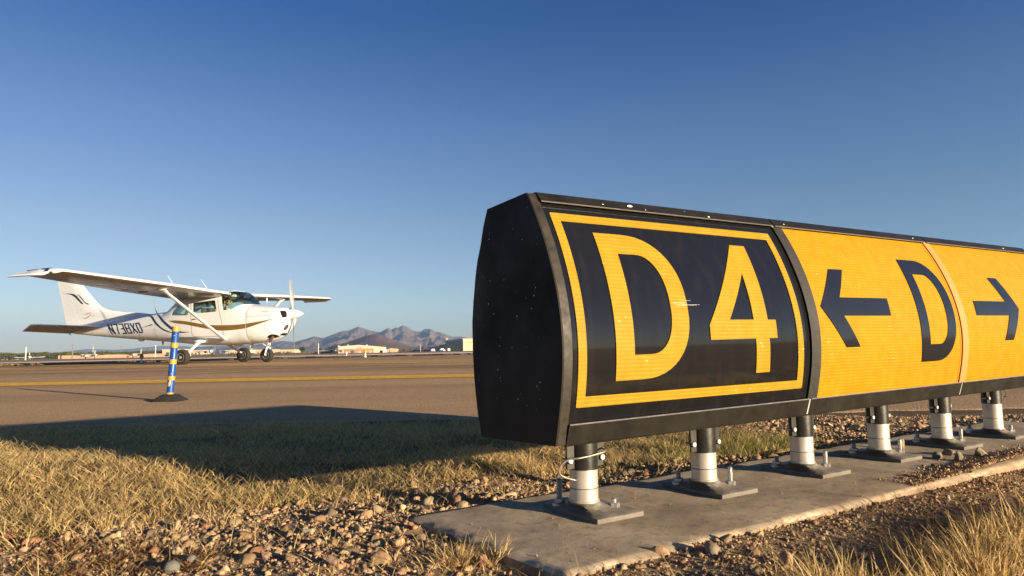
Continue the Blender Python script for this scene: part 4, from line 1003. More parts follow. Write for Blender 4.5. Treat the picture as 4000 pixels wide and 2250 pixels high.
for v in (-.27, .27):
    y = MB(); y.tube([A(1.92, v, 1.26), A(2.03, v, 1.27)], .014, 8)
    y.tube([A(2.03, v-.15, 1.37), A(2.04, v-.14, 1.28), A(2.03, v-.05, 1.265), A(2.03, v+.05, 1.265), A(2.04, v+.14, 1.28), A(2.03, v+.15, 1.37)], .014, 8); y.build('yoke', M_DASH, air, True)
for v in (-.30, .30):
    MB().box(A(1.97, v, 1.86), (.02, .28, .09)).build('sun_visor', M_LINER, air)
# ------------------------------------------------------------------ the pilot
M_SKIN = paint('skin', (.36, .20, .12), .5, 0, .08, 20, .4)
M_HAIR = paint('black_hair', (.012, .010, .009), .5, 0, .3, 60)
M_JACKET = paint('dark_jacket', (.025, .032, .036), .85, 0, .25, 30)
M_SHIRT = paint('pale_shirt', (.55, .53, .45), .8, 0, .1, 20)
M_LENS = paint('mirror_lens', (.05, .045, .04), .1, .6, .1, 10)
M_HEADSET = paint('pale_headset_cup', (.35, .38, .30), .5, 0, .1, 20)
pilot = empty('person'); tag(pilot, 'pilot in sunglasses and dark jacket sitting behind the aircraft windshield', 'person')
pilot.matrix_world = air.matrix_world @ Matrix.Translation(A(2.44, .27, .735))
def grow(name, nodes, edges, mat, parent, levels=2, root=0):
    m = bpy.data.meshes.new(name); m.from_pydata([n[:3] for n in nodes], edges, []); o = bpy.data.objects.new(name, m); COL.objects.link(o)
    sk = o.modifiers.new('skin', 'SKIN'); m.skin_vertices or None
    for i, n in enumerate(nodes):
        r = n[3]; sv = m.skin_vertices[0].data[i]; sv.radius = r if hasattr(r, '__len__') else (r, r); sv.use_root = (i == root)
    sk.use_smooth_shade = True; sub = o.modifiers.new('sub', 'SUBSURF'); sub.levels = levels; sub.render_levels = levels
    bpy.context.view_layer.update(); apply_mods(o); o.parent = parent
    for x in (mat if isinstance(mat, (list, tuple)) else [mat]): o.data.materials.append(x)
    o.data.polygons.foreach_set('use_smooth', [True]*len(o.data.polygons)); return o
# x forward, y to port, z up, seat cushion at z = .22
nodes = [(-.10, 0, .30, (.15, .17)), (-.14, 0, .48, (.13, .16)), (-.18, 0, .66, (.13, .185)), (-.175, 0, .78, (.085, .12)), (-.165, 0, .84, .056), (-.145, 0, .92, .052),
         (-.18, -.19, .735, .062), (-.10, -.235, .52, .050), (.10, -.17, .44, .042), (.24, -.13, .53, .030),
         (-.18, .19, .735, .062), (-.10, .235, .52, .050), (.10, .17, .44, .042), (.24, .13, .53, .030),
         (.02, -.10, .29, .09), (.36, -.12, .33, .068), (.46, -.11, .02, .05), (.56, -.11, -.04, .042),
         (.02, .10, .29, .09), (.36, .12, .33, .068), (.46, .11, .02, .05), (.56, .11, -.04, .042)]
edges = [(0, 1), (1, 2), (2, 3), (3, 4), (4, 5), (2, 6), (6, 7), (7, 8), (8, 9), (2, 10), (10, 11), (11, 12), (12, 13), (0, 14), (14, 15), (15, 16), (16, 17), (0, 18), (18, 19), (19, 20), (20, 21)]
fing = []
for sg in (-1, 1):
    b = 9 if sg < 0 else 13; k = len(nodes); nodes.append((.285, sg*.128, .555, (.022, .036))); edges.append((b, k))
    for f in range(4):
        z0 = .575-.018*f; j = len(nodes); L = (.030, .034, .032, .026)[f]
        nodes += [(.305+L*.3, sg*(.126+.012), z0, .009), (.318+L*.4, sg*(.118-.004), z0-.004, .008), (.305+L*.2, sg*(.098-.002), z0-.006, .0075)]; edges += [(k, j), (j, j+1), (j+1, j+2)]
    j = len(nodes); nodes += [(.288, sg*.098, .585, .010), (.306, sg*.085, .597, .009)]; edges += [(k, j), (j, j+1)]
body = grow('body', nodes, edges, [M_JACKET, M_SKIN, M_SHIRT], pilot, 2)
for p in body.data.polygons:
    c = p.center
    if c.z > .845: p.material_index = 1
    elif c.z > .70 and abs(c.y) < .055+.25*(c.z-.70) and c.x > -.13: p.material_index = 2 if c.z < .80 else 1
    elif c.x > .235 and c.z > .48 and abs(c.y) < .2: p.material_index = 1
def facef(p):
    q = p.copy(); f = p.x
    if f > 0: q.x *= 1+.05*(p.z < -.1)
    if p.z < -.25: q.y *= 1+.35*(p.z+.25); q.x *= 1+.12*(p.z+.25)
    if f > .75 and -.32 < p.z < .12 and abs(p.y) < .2: q.x += .20*(1-abs(p.y)/.2)*(1-abs(p.z+.12)/.22) if abs(p.z+.12) < .22 else 0
    if f > .7 and -.62 < p.z < -.46 and abs(p.y) < .3: q.x += .05
    if f > .7 and .10 < p.z < .22: q.x += .03
    return q
turn = R(-38)                                           # he looks over to his right, towards us
hd = MB().ball((0, 0, 0), (.096, .078, .122), 40, 32, facef)
for sg in (-1, 1): hd.ball((-.008, sg*.080, -.006), (.020, .010, .032), 10, 8)
head = hd.build('head', M_SKIN, pilot, True, 80); head.location = (-.125, 0, .985); head.rotation_euler = (0, R(2), turn)
lp = MB().ball((.090, 0, -.062), (.010, .026, .0075), 12, 8); lp.build('mouth', paint('lips', (.22, .09, .07), .5), head, True)
hr = MB()
def hairf(p):
    q = p.copy()
    if p.x > .15 and p.z < .45: q *= .86
    if p.z < -.35: q *= .8
    return q
hr.ball((-.010, 0, .018), (.103, .086, .122), 32, 24, hairf); hr.build('hair', M_HAIR, head, True, 80)
g = MB()
for sg in (-1, 1): g.ball((.088, sg*.033, .012), (.010, .028, .020), 14, 10)
g.tube([(.094, -.05, .022), (.102, 0, .020), (.094, .05, .022)], .0035, 6)
for sg in (-1, 1): g.tube([(.088, sg*.056, .018), (.03, sg*.083, .016), (-.03, sg*.082, .010)], .003, 6)
g.build('sunglasses', M_LENS, head, True, 60)
hs = MB(); hs.tube([(-.01, .090*math.cos(a), .012+.122*math.sin(a)) for a in np.linspace(0, math.pi, 16)], .009, 8)
hs.build('headset_band', M_DASH, head, True)
for sg in (-1, 1):
    e = MB().ball((-.008, sg*.092, .0), (.034, .020, .044), 14, 10); e.build('ear_cup', M_HEADSET, head, True)
MB().tube([(-.0, -.105, -.02), (.05, -.095, -.06), (.095, -.04, -.068)], .004, 6).build('microphone_boom', M_DASH, head, True)
# ------------------------------------------------------------------ blue and yellow taxiway marker
M_BLUE = paint('blue_marker_plastic', (.0020, .055, .25), .42, 0, .12, 12, .5)
M_BAND = paint('yellow_reflective_band', (.46, .26, .018), .45, 0, .08, 40)
M_RUBBER = paint('black_rubber_base', (.022, .02, .018), .8, 0, .3, 25, .3, .2, 90)
mk = empty('taxiway_marker', (-3.205, 6.42, .033)); tag(mk, 'leaning blue post with yellow bands on a black rubber base beside the taxiway', 'marker post')
b = MB(); rings = []
for hx, hy, z, k in ((.130, .115, 0, 0), (.132, .115, .006, 0), (.112, .10, .022, .1), (.078, .075, .052, .35), (.066, .062, .062, .5), (.055, .05, .0635, .6)):
    r_ = []
    for i in range(32):
        a = 2*math.pi*(i+.5)/32; c, s = math.cos(a), math.sin(a); m = 1/max(abs(c), abs(s)); r_.append((c*(m*(1-k)+k)*hx, s*(m*(1-k)+k)*hy, z))
    rings.append(r_)
b.loft(rings).build('rubber_base', M_RUBBER, mk, True, 40)
T = empty('post', (-.003, 0, .052), 0, mk); T.rotation_euler = (R(-1.0), R(3.4), 0)
H = .640; r = .0315
MB().lathe([(r, -.02), (r, H-.002), (r*.96, H)], 32).build('tube', M_BLUE, T, True, 40)
tot = 1150.0
for a, c in ((0, 80), (270, 355), (550, 630), (828, 896), (1103, 1150)):
    z1, z0 = H*(1-a/tot)+(.001 if a == 0 else 0), H*(1-c/tot)
    MB().lathe([(r*1.0, z0), (r*1.035, z0+.001), (r*1.035, z1-.001), (r*1.0, z1)], 32, close=a != 0).build('reflective_band', M_BAND, T, True, 40)
def onpost(a, z, rr=r*1.02): return Vector((rr*math.sin(a), -rr*math.cos(a), z))
for nm, mat, poly in (('torn_sticker', M_BAND, [(-.75, .082), (-.2, .080), (.12, .10), (.10, .135), (-.12, .150), (-.05, .128), (-.35, .120), (-.55, .098)]), ('torn_sticker', paint('peeled_white_backing', (.62, .58, .55), .7, 0, .15, 60), [(.05, .082), (.28, .09), (.35, .12), (.30, .146), (.05, .150), (.16, .13)])):
    V, F = polyfill(poly, [], (.1, .02), lambda a, z: onpost(a, z)); obj(nm, V, F, mat, T, True)
for q in ((.25, .60), (.18, .555), (.3, .2)): MB().ball(onpost(q[0], q[1], r), (.006, .002, .004), 8, 6).build('scuff', M_SILVER, T)

# ------------------------------------------------------------------ far field: buildings, parked aircraft, vehicles, trees
M_TAN = paint('tan_metal_cladding', (.47, .325, .205), .7, 0, .06, .4)
M_CREAM = paint('cream_metal_cladding', (.48, .385, .215), .7, 0, .05, .3)
M_BROWN = paint('brown_hangar_door', (.22, .115, .065), .7, 0, .1, .5)
M_WIN = paint('dark_window', (.12, .085, .05), .3, 0, .1, 1)
M_ROOFW = paint('pale_roof', (.62, .58, .52), .6, 0, .06, .5)
M_SHADE = paint('shaded_wall_cladding', (.20, .20, .16), .6, 0, .08, .4)  # darker cladding for the walls turned from the sun, shade put into the colour
M_PALE = paint('pale_stucco', (.50, .41, .32), .8, 0, .08, .3)
M_WHT = paint('white_paint', (.72, .69, .64), .5, 0, .06, 2)
M_GREYW = paint('weathered_grey_paint', (.42, .41, .39), .5, .1, .15, 1.5)
M_GREYD = paint('dark_grey_paint', (.10, .10, .105), .5, .1, .2, 1.5)
M_BLUEG = paint('slate_blue_paint', (.14, .19, .27), .4, .1, .1, 1)
M_SILV = paint('bare_aluminium', (.40, .38, .36), .3, .7, .15, 2)
M_IVORY = paint('ivory_wing_paint', (.60, .54, .42), .5, 0, .1, 2)
M_RED = paint('faded_red_paint', (.36, .10, .08), .5, 0, .1, 3)
M_WALL = paint('tan_block_wall', (.50, .33, .21), .9, 0, .1, .8, .2)
M_WOOD = paint('weathered_timber', (.20, .15, .105), .9, 0, .2, 3)
M_STEELP = paint('pale_steel_pole', (.60, .59, .55), .5, .2, .1, 2)
M_ORANGE = paint('orange_plastic', (.65, .28, .03), .5, 0, .1, 4)
M_BARK = paint('bark', (.13, .095, .065), .9, 0, .3, 6)
def quadwall(name, P, h, mat, parent, base=None):
    """upright wall between two ground points; h at either end"""
    a, b = P; ha, hb = h if hasattr(h, '__len__') else (h, h); za, zb = base or (0, 0)
    d = Vector((b[0]-a[0], b[1]-a[1], 0)).normalized(); n_ = Vector((d.y, -d.x, 0))*-.25
    f = [Vector((a[0], a[1], za)), Vector((b[0], b[1], zb)), Vector((b[0], b[1], hb)), Vector((a[0], a[1], ha))]
    return MB().add(f+[p+n_ for p in f], [(0, 1, 2, 3), (7, 6, 5, 4), (0, 4, 5, 1), (1, 5, 6, 2), (2, 6, 7, 3), (3, 7, 4, 0)]).build(name, mat, parent)
def onwall(name, A_, B_, u0, u1, z0, z1, mat, parent, out=.12):
    a, b = Vector((*A_, 0)), Vector((*B_, 0)); d = (b-a).normalized(); n_ = Vector((d.y, -d.x, 0)); c = a+(b-a)*((u0+u1)/2)+n_*out*.5+Vector((0, 0, (z0+z1)/2))
    return MB().box(c, ((b-a).length*(u1-u0), out, z1-z0), math.atan2(d.y, d.x)).build(name, mat, parent)
def zof(px, py, Y): return float(at(px, py, Y)[2])
def xy(px, Y): p = at(px, 1380, Y); return (float(p[0]), float(p[1]))
def at0(px, Y): t = (px-2000)/FPX; return xy(px, Y)

# gabled hangar
hg = empty('hangar', (*xy(1321, 450), 0)); tag(hg, 'long tan gabled hangar with brown door and white roof domes below the brown hill', 'hangar')
o0 = Vector(hg.location)
def rel(p, o): return (p[0]-o[0], p[1]-o[1])
Ah, Bh, Ch = rel(xy(1321, 450), o0), rel(xy(1508, 472), o0), rel(xy(1281, 505), o0); Dh = (Bh[0]+Ch[0]-Ah[0], Bh[1]+Ch[1]-Ah[1])
eA, eB, ap = zof(1321, 1354, 450), zof(1508, 1356, 472), zof(1396, 1347.5, 460)
Mh = (Ah[0]+(Bh[0]-Ah[0])*.42, Ah[1]+(Bh[1]-Ah[1])*.42)
MB().add([(*Ah, 0), (*Bh, 0), (*Bh, eB), (*Mh, ap), (*Ah, eA)]+[(x, y+.4, z) for x, y, z in [(*Ah, 0), (*Bh, 0), (*Bh, eB), (*Mh, ap), (*Ah, eA)]], [(0, 1, 2, 3, 4), (9, 8, 7, 6, 5), (0, 5, 6, 1), (1, 6, 7, 2), (2, 7, 8, 3), (3, 8, 9, 4), (4, 9, 5, 0)]).build('front_wall', M_TAN, hg)
quadwall('side_wall', (Ch, Ah), eA, M_SHADE, hg)
quadwall('side_wall', (Bh, Dh), eB, M_TAN, hg); quadwall('rear_wall', (Dh, Ch), (eB, eA), M_TAN, hg)
Mc = (Mh[0]+Ch[0]-Ah[0], Mh[1]+Ch[1]-Ah[1])
MB().add([(*Ah, eA+.05), (*Mh, ap+.05), (*Mc, ap+.05), (*Ch, eA+.05), (*Bh, eB+.05), (*Dh, eB+.05)], [(0, 1, 2, 3), (1, 4, 5, 2)]).build('roof', M_ROOFW, hg)
onwall('hangar_door', Ah, Bh, .115, .725, .0, zof(1400, 1361.5, 460), M_BROWN, hg, .3)
onwall('window', Ah, Bh, .37, .485, zof(1400, 1360.6, 460), zof(1400, 1355.6, 460), M_WIN, hg, .2)
for px, py, Y, r in ((1323.5, 1352.5, 452, .55), (1359, 1348.5, 470, .45), (1432.5, 1348.8, 466, .5)):
    p = Vector(at(px, py, Y))-o0; MB().ball(p, (r, r, r*1.05), 14, 10).lathe([(r*.3, -1.5), (r*.3, 0)], 8, Matrix.Translation(p)).build('roof_dome', M_WHT, hg, True)
# big flat-roofed hangar at the sign's edge
bh = empty('hangar', (*xy(1809, 430), 0)); tag(bh, 'tall flat roofed cream hangar half hidden behind the black sign', 'hangar'); o0 = Vector(bh.location)
A1, B1, C1 = rel(xy(1809, 430), o0), rel(xy(2010, 445), o0), rel(xy(1741, 520), o0); D1 = (B1[0]+C1[0]-A1[0], B1[1]+C1[1]-A1[1]); hh = zof(1809, 1322.5, 430)
quadwall('front_wall', (A1, B1), hh, M_CREAM, bh); quadwall('side_wall', (C1, A1), hh, M_SHADE, bh); quadwall('rear_wall', (D1, C1), hh, M_CREAM, bh)
MB().add([(*A1, hh+.1), (*B1, hh+.1), (*D1, hh+.1), (*C1, hh+.1)], [(0, 1, 2, 3)]).build('roof', M_ROOFW, bh)
quadwall('roof_edge', ((C1[0]-.3, C1[1]-.3), (A1[0]-.3, A1[1]-.3)), hh+.25, M_ROOFW, bh, (hh-.35, hh-.35))
onwall('door_seam', A1, B1, .10, .104, 0, hh*.55, M_WIN, bh, .1); onwall('vent', A1, B1, .12, .15, hh*.62, hh*.72, M_BROWN, bh, .1)
A2, B2, C2 = rel(xy(1741, 440), o0), rel(xy(1809, 436), o0), rel(xy(1678, 500), o0); h2 = zof(1775, 1349.5, 438)
quadwall('annex_wall', (A2, B2), h2, M_CREAM, bh); quadwall('annex_side', (C2, A2), h2*.92, M_SHADE, bh)
quadwall('annex_parapet', ((A2[0]+1.6, A2[1]+.4), (A2[0]+6.6, A2[1]+.4)), zof(1765, 1342.5, 440), M_CREAM, bh, (h2, h2))
quadwall('upper_side', (rel(xy(1716, 500), o0), rel(xy(1742, 470), o0)), zof(1730, 1345.5, 480), M_SHADE, bh)
MB().add([(*A2, h2*.93+.2), (*B2, h2+.05), (B2[0]+C2[0]-A2[0], B2[1]+C2[1]-A2[1], h2+.05), (*C2, h2*.93+.2)], [(0, 1, 2, 3)]).build('annex_roof', M_ROOFW, bh)
MB().box((*rel(xy(1746, 470), o0), hh+.5), (1.0, 1.0, 1.4)).build('roof_vent', M_CREAM, bh)
def shed(label, px0, px1, ptop, Y, mat, roof=M_ROOFW, arch=False, dep=14, name='warehouse', cat='warehouse', group=None, win=0):
    a, b = xy(px0, Y), xy(px1, Y); w = b[0]-a[0]; h = zof((px0+px1)/2, ptop, Y); t = empty(name, ((a[0]+b[0])/2, Y, 0)); tag(t, label, cat, group)
    if arch:
        pr = [(w/2*math.cos(q), h*.45+h*.55*math.sin(q)) for q in np.linspace(0, math.pi, 14)]+[(-w/2, 0), (w/2, 0)]
        MB().prism(pr, lambda x, z: (x, 0, z), lambda x, z: (x, dep, z)).build('wall', mat, t); MB().box((0, -.1, h*.3), (w*.5, .2, h*.55)).build('door', M_WIN, t)
    else:
        MB().box((0, dep/2, h/2), (w, dep, h)).build('wall', mat, t); MB().box((0, dep/2, h+.12), (w+.6, dep+.6, .25)).build('roof', roof, t)
        for k in range(win): MB().box((-w*.4+w*.8*(k+.5)/win, -.06, h*.45), (w*.35/win, .12, h*.38)).build('window', M_WIN, t)
    return t
shed('small round roofed shed right of the tan hangar', 1512, 1547, 1360.5, 470, M_CREAM, arch=True, name='shed', cat='shed')
shed('white block building left of the aircraft wheel behind the marker post', 634, 704, 1365.5, 420, M_PALE, win=2)
shed('long low pale warehouse between the main wheels of the aircraft', 706, 795, 1370.0, 520, M_PALE, win=5, dep=20)
shed('pale warehouse with dark openings right of the blue transport aircraft', 880, 962, 1368.5, 540, M_PALE, win=7, dep=20)
shed('low tan industrial building behind the nose wheel', 968, 1060, 1367.5, 560, M_TAN, win=6, dep=20)
shed('low cream building right of the nose wheel under the hills', 1066, 1150, 1367.0, 600, M_CREAM, win=5, dep=20)
shed('longer of the two white sheds above the hedge at far left', 42, 82, 1381.5, 560, M_WHT, name='shed', cat='shed')
shed('short white shed at the left edge above the hedge', -30, 16, 1383.0, 560, M_WHT, name='shed', cat='shed')
t = empty('blast_wall', (*xy(435, 400), 0)); tag(t, 'long low tan wall behind the parked twin engine aircraft', 'wall')
x0, x1 = xy(231, 400)[0]-t.location.x, xy(640, 400)[0]-t.location.x
MB().box(((x0+x1)/2, 0, .95), (x1-x0, .5, 1.9)).build('wall', M_WALL, t); MB().box(((x0+x1)/2, 0, 1.95), (x1-x0+.3, .7, .12)).build('coping', M_WALL, t)
x2 = xy(226, 400)[0]-t.location.x
for k in range(9): MB().box((x0+(x1-x0)*k/8, -.3, .95), (.5, .2, 1.9)).build('pilaster', M_WALL, t)

def far_plane(label, px, Y, yaw, L, span, fr, wz, fus, wingm, engs=(), finh=2.4, low=True, dih=.05, nose=None, glass=True, engm=None, tailz=None, group=None, cz=1.3):
    """parked aircraft; x forward, engs = (y, length, radius)"""
    t = empty('parked_aircraft', (*xy(px, Y), 0), yaw); tag(t, label, 'airplane', group)
    st = [(-.5, .12, .35), (-.42, .25, .25), (-.2, .7, .08), (0, 1, 0), (.2, 1, 0), (.36, .85, -.04), (.46, .5, -.12), (.5, .08, -.18)]
    f = MB().loft([[Vector((x*L, fr*k*math.cos(a), cz+dz*fr+fr*1.1*k*math.sin(a))) for a in np.linspace(0, 2*math.pi, 17)[:-1]] for x, k, dz in st]); f.build('fuselage', fus, t, True, 50)
    if nose: MB().ball((L*.46, 0, cz-.12*fr), (L*.07, fr*.55, fr*.55), 12, 8).build('nose_cone', nose, t, True)
    if glass: MB().ball((L*.22, 0, cz+fr*.85), (L*.10, fr*.7, fr*.55), 12, 8).build('canopy', M_WIN, t, True)
    for sg in (-1, 1):
        MB().loft([[Vector((L*.06+c*q, sg*y, wz+dih*y+dz)) for q, dz in ((.5, 0), (.2, .15), (-.5, 0), (.1, -.10))] for y, c in ((fr*.6, L*.2), (span*.28, L*.18), (span*.5, L*.10))]).build('wing', wingm, t)
        MB().loft([[Vector((-L*.44+c*q, sg*y, (tailz or cz+fr*.5)+dz)) for q, dz in ((.5, 0), (0, .05), (-.5, 0), (0, -.05))] for y, c in ((.05, L*.11), (span*.18, L*.07))]).build('tailplane', wingm, t)
        MB().tube([(L*.02, sg*span*.14, wz), (L*.0, sg*span*.15, .35)], .08, 6).cyl((L*0, sg*span*.15-.1, .33), (0, sg*span*.15+.1, .33), .33, n=14).build('main_gear', M_TYRE, t)
    MB().prism([(-L*.34, cz+fr*.4), (-L*.47, cz+fr*.3+finh), (-L*.54, cz+fr*.3+finh), (-L*.50, cz+fr*.3)], lambda x, z: (x, -.07, z), lambda x, z: (x, .07, z)).build('fin', fus, t)
    MB().tube([(L*.38, 0, cz-fr*.5), (L*.38, 0, .3)], .07, 6).cyl((L*.38, -.08, .26), (L*.38, .08, .26), .26, n=14).build('nose_gear', M_TYRE, t)
    for y, l, r_ in engs:
        z = wz+dih*abs(y)-.05
        MB().loft([[Vector((L*.02+l*q, y+r_*k*math.cos(a), z+r_*k*math.sin(a))) for a in np.linspace(0, 2*math.pi, 15)[:-1]] for q, k in ((-.6, .3), (-.2, .9), (.3, 1), (.62, .96), (.66, .8))]).build('engine', engm or fus, t, True, 40)
        MB().cyl((L*.02+l*.655, y, z), (L*.02+l*.68, y, z), r_*.72, n=14).build('engine_intake', M_GREYD, t)
        p = MB(); p.ball((L*.02+l*.74, y, z), (.22, .12, .12), 8, 6)
        for k in range(3):
            a = 2*math.pi*k/3+.5; p.tube([(L*.02+l*.72, y, z), (L*.02+l*.72, y+r_*2*math.cos(a), z+r_*2*math.sin(a))], [.07, .04], 5)
        p.build('propeller', M_GREYD, t)
    return t
F0 = -math.pi/2
far_plane('small white low wing aircraft by the hedge at far left', 116, 250, F0+.62, 7, 9.2, .55, .75, M_WHT, M_WHT, (), 1.5, dih=.07, cz=1.05)
far_plane('grey twin engine aircraft parked before the tan wall nearer the hedge', 352, 300, F0+.22, 12, 12.2, .72, 1.35, M_GREYW, M_GREYD, ((-2.6, 2.8, .55), (2.6, 2.8, .55)), 2.3, engm=M_WHT, group=None)
far_plane('dark nosed twin engine aircraft parked at the right end of the tan wall', 534, 310, F0+.15, 11, 10.6, .7, 1.4, M_GREYW, M_GREYD, ((-2.3, 2.4, .42), (2.3, 2.4, .42)), 2.5, nose=M_GREYD, engm=M_RED)
far_plane('blue and white four engine transport aircraft seen between the wheels', 832, 340, F0+.30, 19, 16.6, 1.35, 2.0, M_BLUEG, M_GREYD, ((-6.2, 2.6, .5), (-3.3, 2.8, .6), (3.3, 2.8, .6), (6.2, 2.6, .5)), 3.3, nose=M_WHT, engm=M_GREYW, dih=.03, cz=2.5)
far_plane('dark vintage twin engine aircraft with ivory wings in front of the tan hangar', 1314, 265, F0+.16, 10.5, 14.2, .75, 1.05, M_GREYD, M_IVORY, ((-1.75, 3, .58), (1.75, 3, .58)), 2.0, nose=M_SILV, engm=M_SILV, dih=.035, cz=1.35)

def car(label, px, Y, yaw, col, name='parked_car', cat='car', group='cars parked beside the runway', L=4.4, W=1.8, Hh=1.4):
    t = empty(name, (*xy(px, Y), 0), yaw); tag(t, label, cat, group)
    MB().prism([(-L/2, .35), (-L/2, .8), (-L*.36, .9), (L*.18, .92), (L*.46, .78), (L/2, .6), (L/2, .35)], lambda x, z: (x, -W/2, z), lambda x, z: (x, W/2, z)).build('body', col, t)
    MB().prism([(-L*.34, .9), (-L*.24, Hh), (L*.06, Hh), (L*.2, .92)], lambda x, z: (x, -W*.44, z), lambda x, z: (x, W*.44, z)).build('cabin', M_WIN, t)
    for x in (-.31, .31):
        for y in (-1, 1): MB().cyl((x*L, y*W*.38, .32), (x*L, y*W*.5, .32), .32, n=14).build('wheel', M_TYRE, t)
    return t
car('white car nearest the round green tree', 1173, 640, .25, M_WHT); car('white car parked between the tree and the dark hedge', 1206, 660, .1, M_GREYW); car('white car beside the wing of the ivory winged aircraft', 1230, 650, .2, M_WHT)
car('red and white car between the hangars', 1523, 620, .1, M_RED, group=None)
def van(label, px, Y, yaw, col, L=5.5, H_=2.4, group=None):
    t = empty('parked_van', (*xy(px, Y), 0), yaw); tag(t, label, 'van', group)
    MB().prism([(-L/2, .4), (-L/2, H_), (L*.22, H_), (L*.34, 1.3), (L/2, 1.15), (L/2, .4)], lambda x, z: (x, -1, z), lambda x, z: (x, 1, z)).build('body', col, t)
    MB().prism([(L*.215, 1.35), (L*.235, H_*.92), (L*.30, H_*.72), (L*.335, 1.35)], lambda x, z: (x, -1.02, z), lambda x, z: (x, 1.02, z)).build('window', M_WIN, t)
    for x in (-.3, .3):
        for y in (-1, 1): MB().cyl((x*L, y*.78, .36), (x*L, y*1.02, .36), .36, n=14).build('wheel', M_TYRE, t)
    t.scale = (.66,)*3
van('white van by the dark annex wall of the cream hangar', 1692, 410, 1.35, M_WHT); van('long white van in the middle of the row before the cream hangar', 1728, 412, .75, M_WHT, 5); van('white van with blue front before the cream annex', 1752, 408, 1.9, M_WHT, 4.6); van('white van standing on top of the tan wall line', 440, 520, 0, M_WHT, 3.4)
def crate(label, px, Y, w, h, mat, name='shipping_container', cat='container'):
    t = empty(name, (*xy(px, Y), 0)); tag(t, label, cat); MB().box((0, 0, h/2), (w, 2.4, h)).build('shell', mat, t)
    for k in range(2): MB().box((-w/4+w/2*k, -1.23, h/2), (w*.46, .06, h*.9)).build('door', mat, t)
crate('white container at the right end of the tan hangar', 1503, 425, 2.1, 1.9, M_WHT); crate('grey container left of the white one at the tan hangar', 1491, 428, 2.0, 1.3, M_BLUEG); crate('tan container under the round roofed shed', 1531, 426, 2.2, 1.7, M_TAN); crate('cream container before the brown hangar door', 1447, 430, 1.4, 1.2, M_CREAM); crate('orange container before the brown hangar door', 1403, 428, 1.7, 1.1, M_TAN); crate('dark container under the ivory wing', 1377, 300, 1.1, 1.6, M_GREYD)
def pole(label, px, pt, Y, r, mat, lean=0, arm=False, base=0):
    p = at(px, pt, Y); t = empty('lamp_pole' if mat is M_STEELP else 'utility_pole', (*xy(px, Y), 0)); tag(t, label, 'pole'); t.rotation_euler = (0, lean, 0); h = p[2]
    MB().cyl((0, 0, base), (0, 0, h), r, r*.7, 10).build('shaft', mat, t, True, 40)
    if arm: MB().box((0, 0, h-.5), (2.0, .15, .15)).build('crossarm', mat, t)
    else: MB().box((0, 0, h), (r*2.2, r*1.6, r*1.2)).build('lamp_head', mat, t)
pole('pale leaning pole beside the small white aircraft', 100, 1358, 240, .22, M_STEELP, R(1.5)); pole('brown timber pole above the left end of the tan wall', 283, 1344, 390, .30, M_WOOD, R(.8), True)
pole('thin pale pole above the grey twin engine aircraft', 363, 1354, 450, .16, M_STEELP); pole('thin brown pole over the middle of the tan wall', 473, 1351, 480, .22, M_WOOD, 0, True); pole('tall thin pole left of the white pole by the marker post', 586, 1338, 520, .2, M_WOOD, 0, True); pole('white pole just left of the marker post', 607, 1350, 380, .30, M_STEELP)
pole('white pole at the left wing tip of the ivory winged aircraft', 1244, 1342, 300, .17, M_STEELP); pole('thin pole by the bare trees between the two hangars', 1643, 1346, 420, .13, M_STEELP)
def leafy(name, label, px, base, top, Y, wpx, col, n=500, cat='tree', bare=0, group=None, seed=0):
    rg = np.random.default_rng(100+seed); p = xy(px, Y); t = empty(name, (*p, 0)); tag(t, label, cat, group); h = max(.5, zof(px, top, Y)); w = wpx/FPX*Y/2; th = h*(.3 if cat == 'tree' else .06)
    tr = MB(); tr.tube([(0, 0, 0), (.05*h, 0, th), (0, 0, h*.8)], [max(.06, h*.03), h*.025, .02], 6)
    for k in range(7):
        a = rg.random()*6.28; q = Vector((math.cos(a)*w*.8, math.sin(a)*w*.8, th+(h-th)*(.3+.65*rg.random()))); s_ = Vector((.03*h, 0, th+(h-th)*.4*rg.random())); tr.tube([s_, (s_+q)/2+Vector((0, 0, .05*h)), q], [h*.016, h*.011, .012], 5)
    tr.build('trunk', M_BARK, t, True)
    c = []; 
    while len(c) < n:
        q = rg.normal(size=3)*.48
        lump = .72+.5*math.sin(q[0]*5+seed)*math.sin(q[1]*4+1)*math.cos(q[2]*6+seed)
        if np.linalg.norm(q) < lump: c.append(q)
    c = np.array(c)*[w, w, (h-th)/2*1.05]+[0, 0, th+(h-th)/2]; s_ = (.05+.06*rg.random(n))*max(w, .6)*(1.3 if not bare else .6)
    u = rg.normal(size=(n, 3)); u /= np.linalg.norm(u, axis=1)[:, None]; v = np.cross(u, rg.normal(size=(n, 3))); v /= np.linalg.norm(v, axis=1)[:, None]
    V = np.stack([c+(u+v)*s_[:, None], c+(u-v)*s_[:, None], c-(u+v)*s_[:, None], c+(v-u)*s_[:, None]], 1).reshape(-1, 3); tint = np.array(col)*(.65+.7*rg.random((n, 1))); o = fast('crown', V, quads=np.arange(n*4).reshape(-1, 4), mat=M_LEAF, cols=np.repeat(tint, 4, 0)); o.parent = t
    return t
M_LEAF = m_tint('foliage', .8, .3, .1)
leafy('desert_tree', 'rounded dark green tree right of the nose wheel', 1181, 1381, 1354, 340, 26, (.075, .085, .03), 700, seed=1)
leafy('desert_tree', 'dark tree behind the white pole near the tan hangar', 1250, 1378, 1357, 420, 16, (.06, .065, .03), 350, seed=2)
leafy('bare_tree', 'bare grey tree standing nearest the cream hangar', 1652, 1366, 1352, 400, 20, (.08, .065, .05), 260, bare=1, seed=3)
leafy('bare_tree', 'low bare grey tree left of the thin pole between the hangars', 1628, 1368, 1358, 400, 14, (.09, .07, .05), 200, bare=1, seed=4)
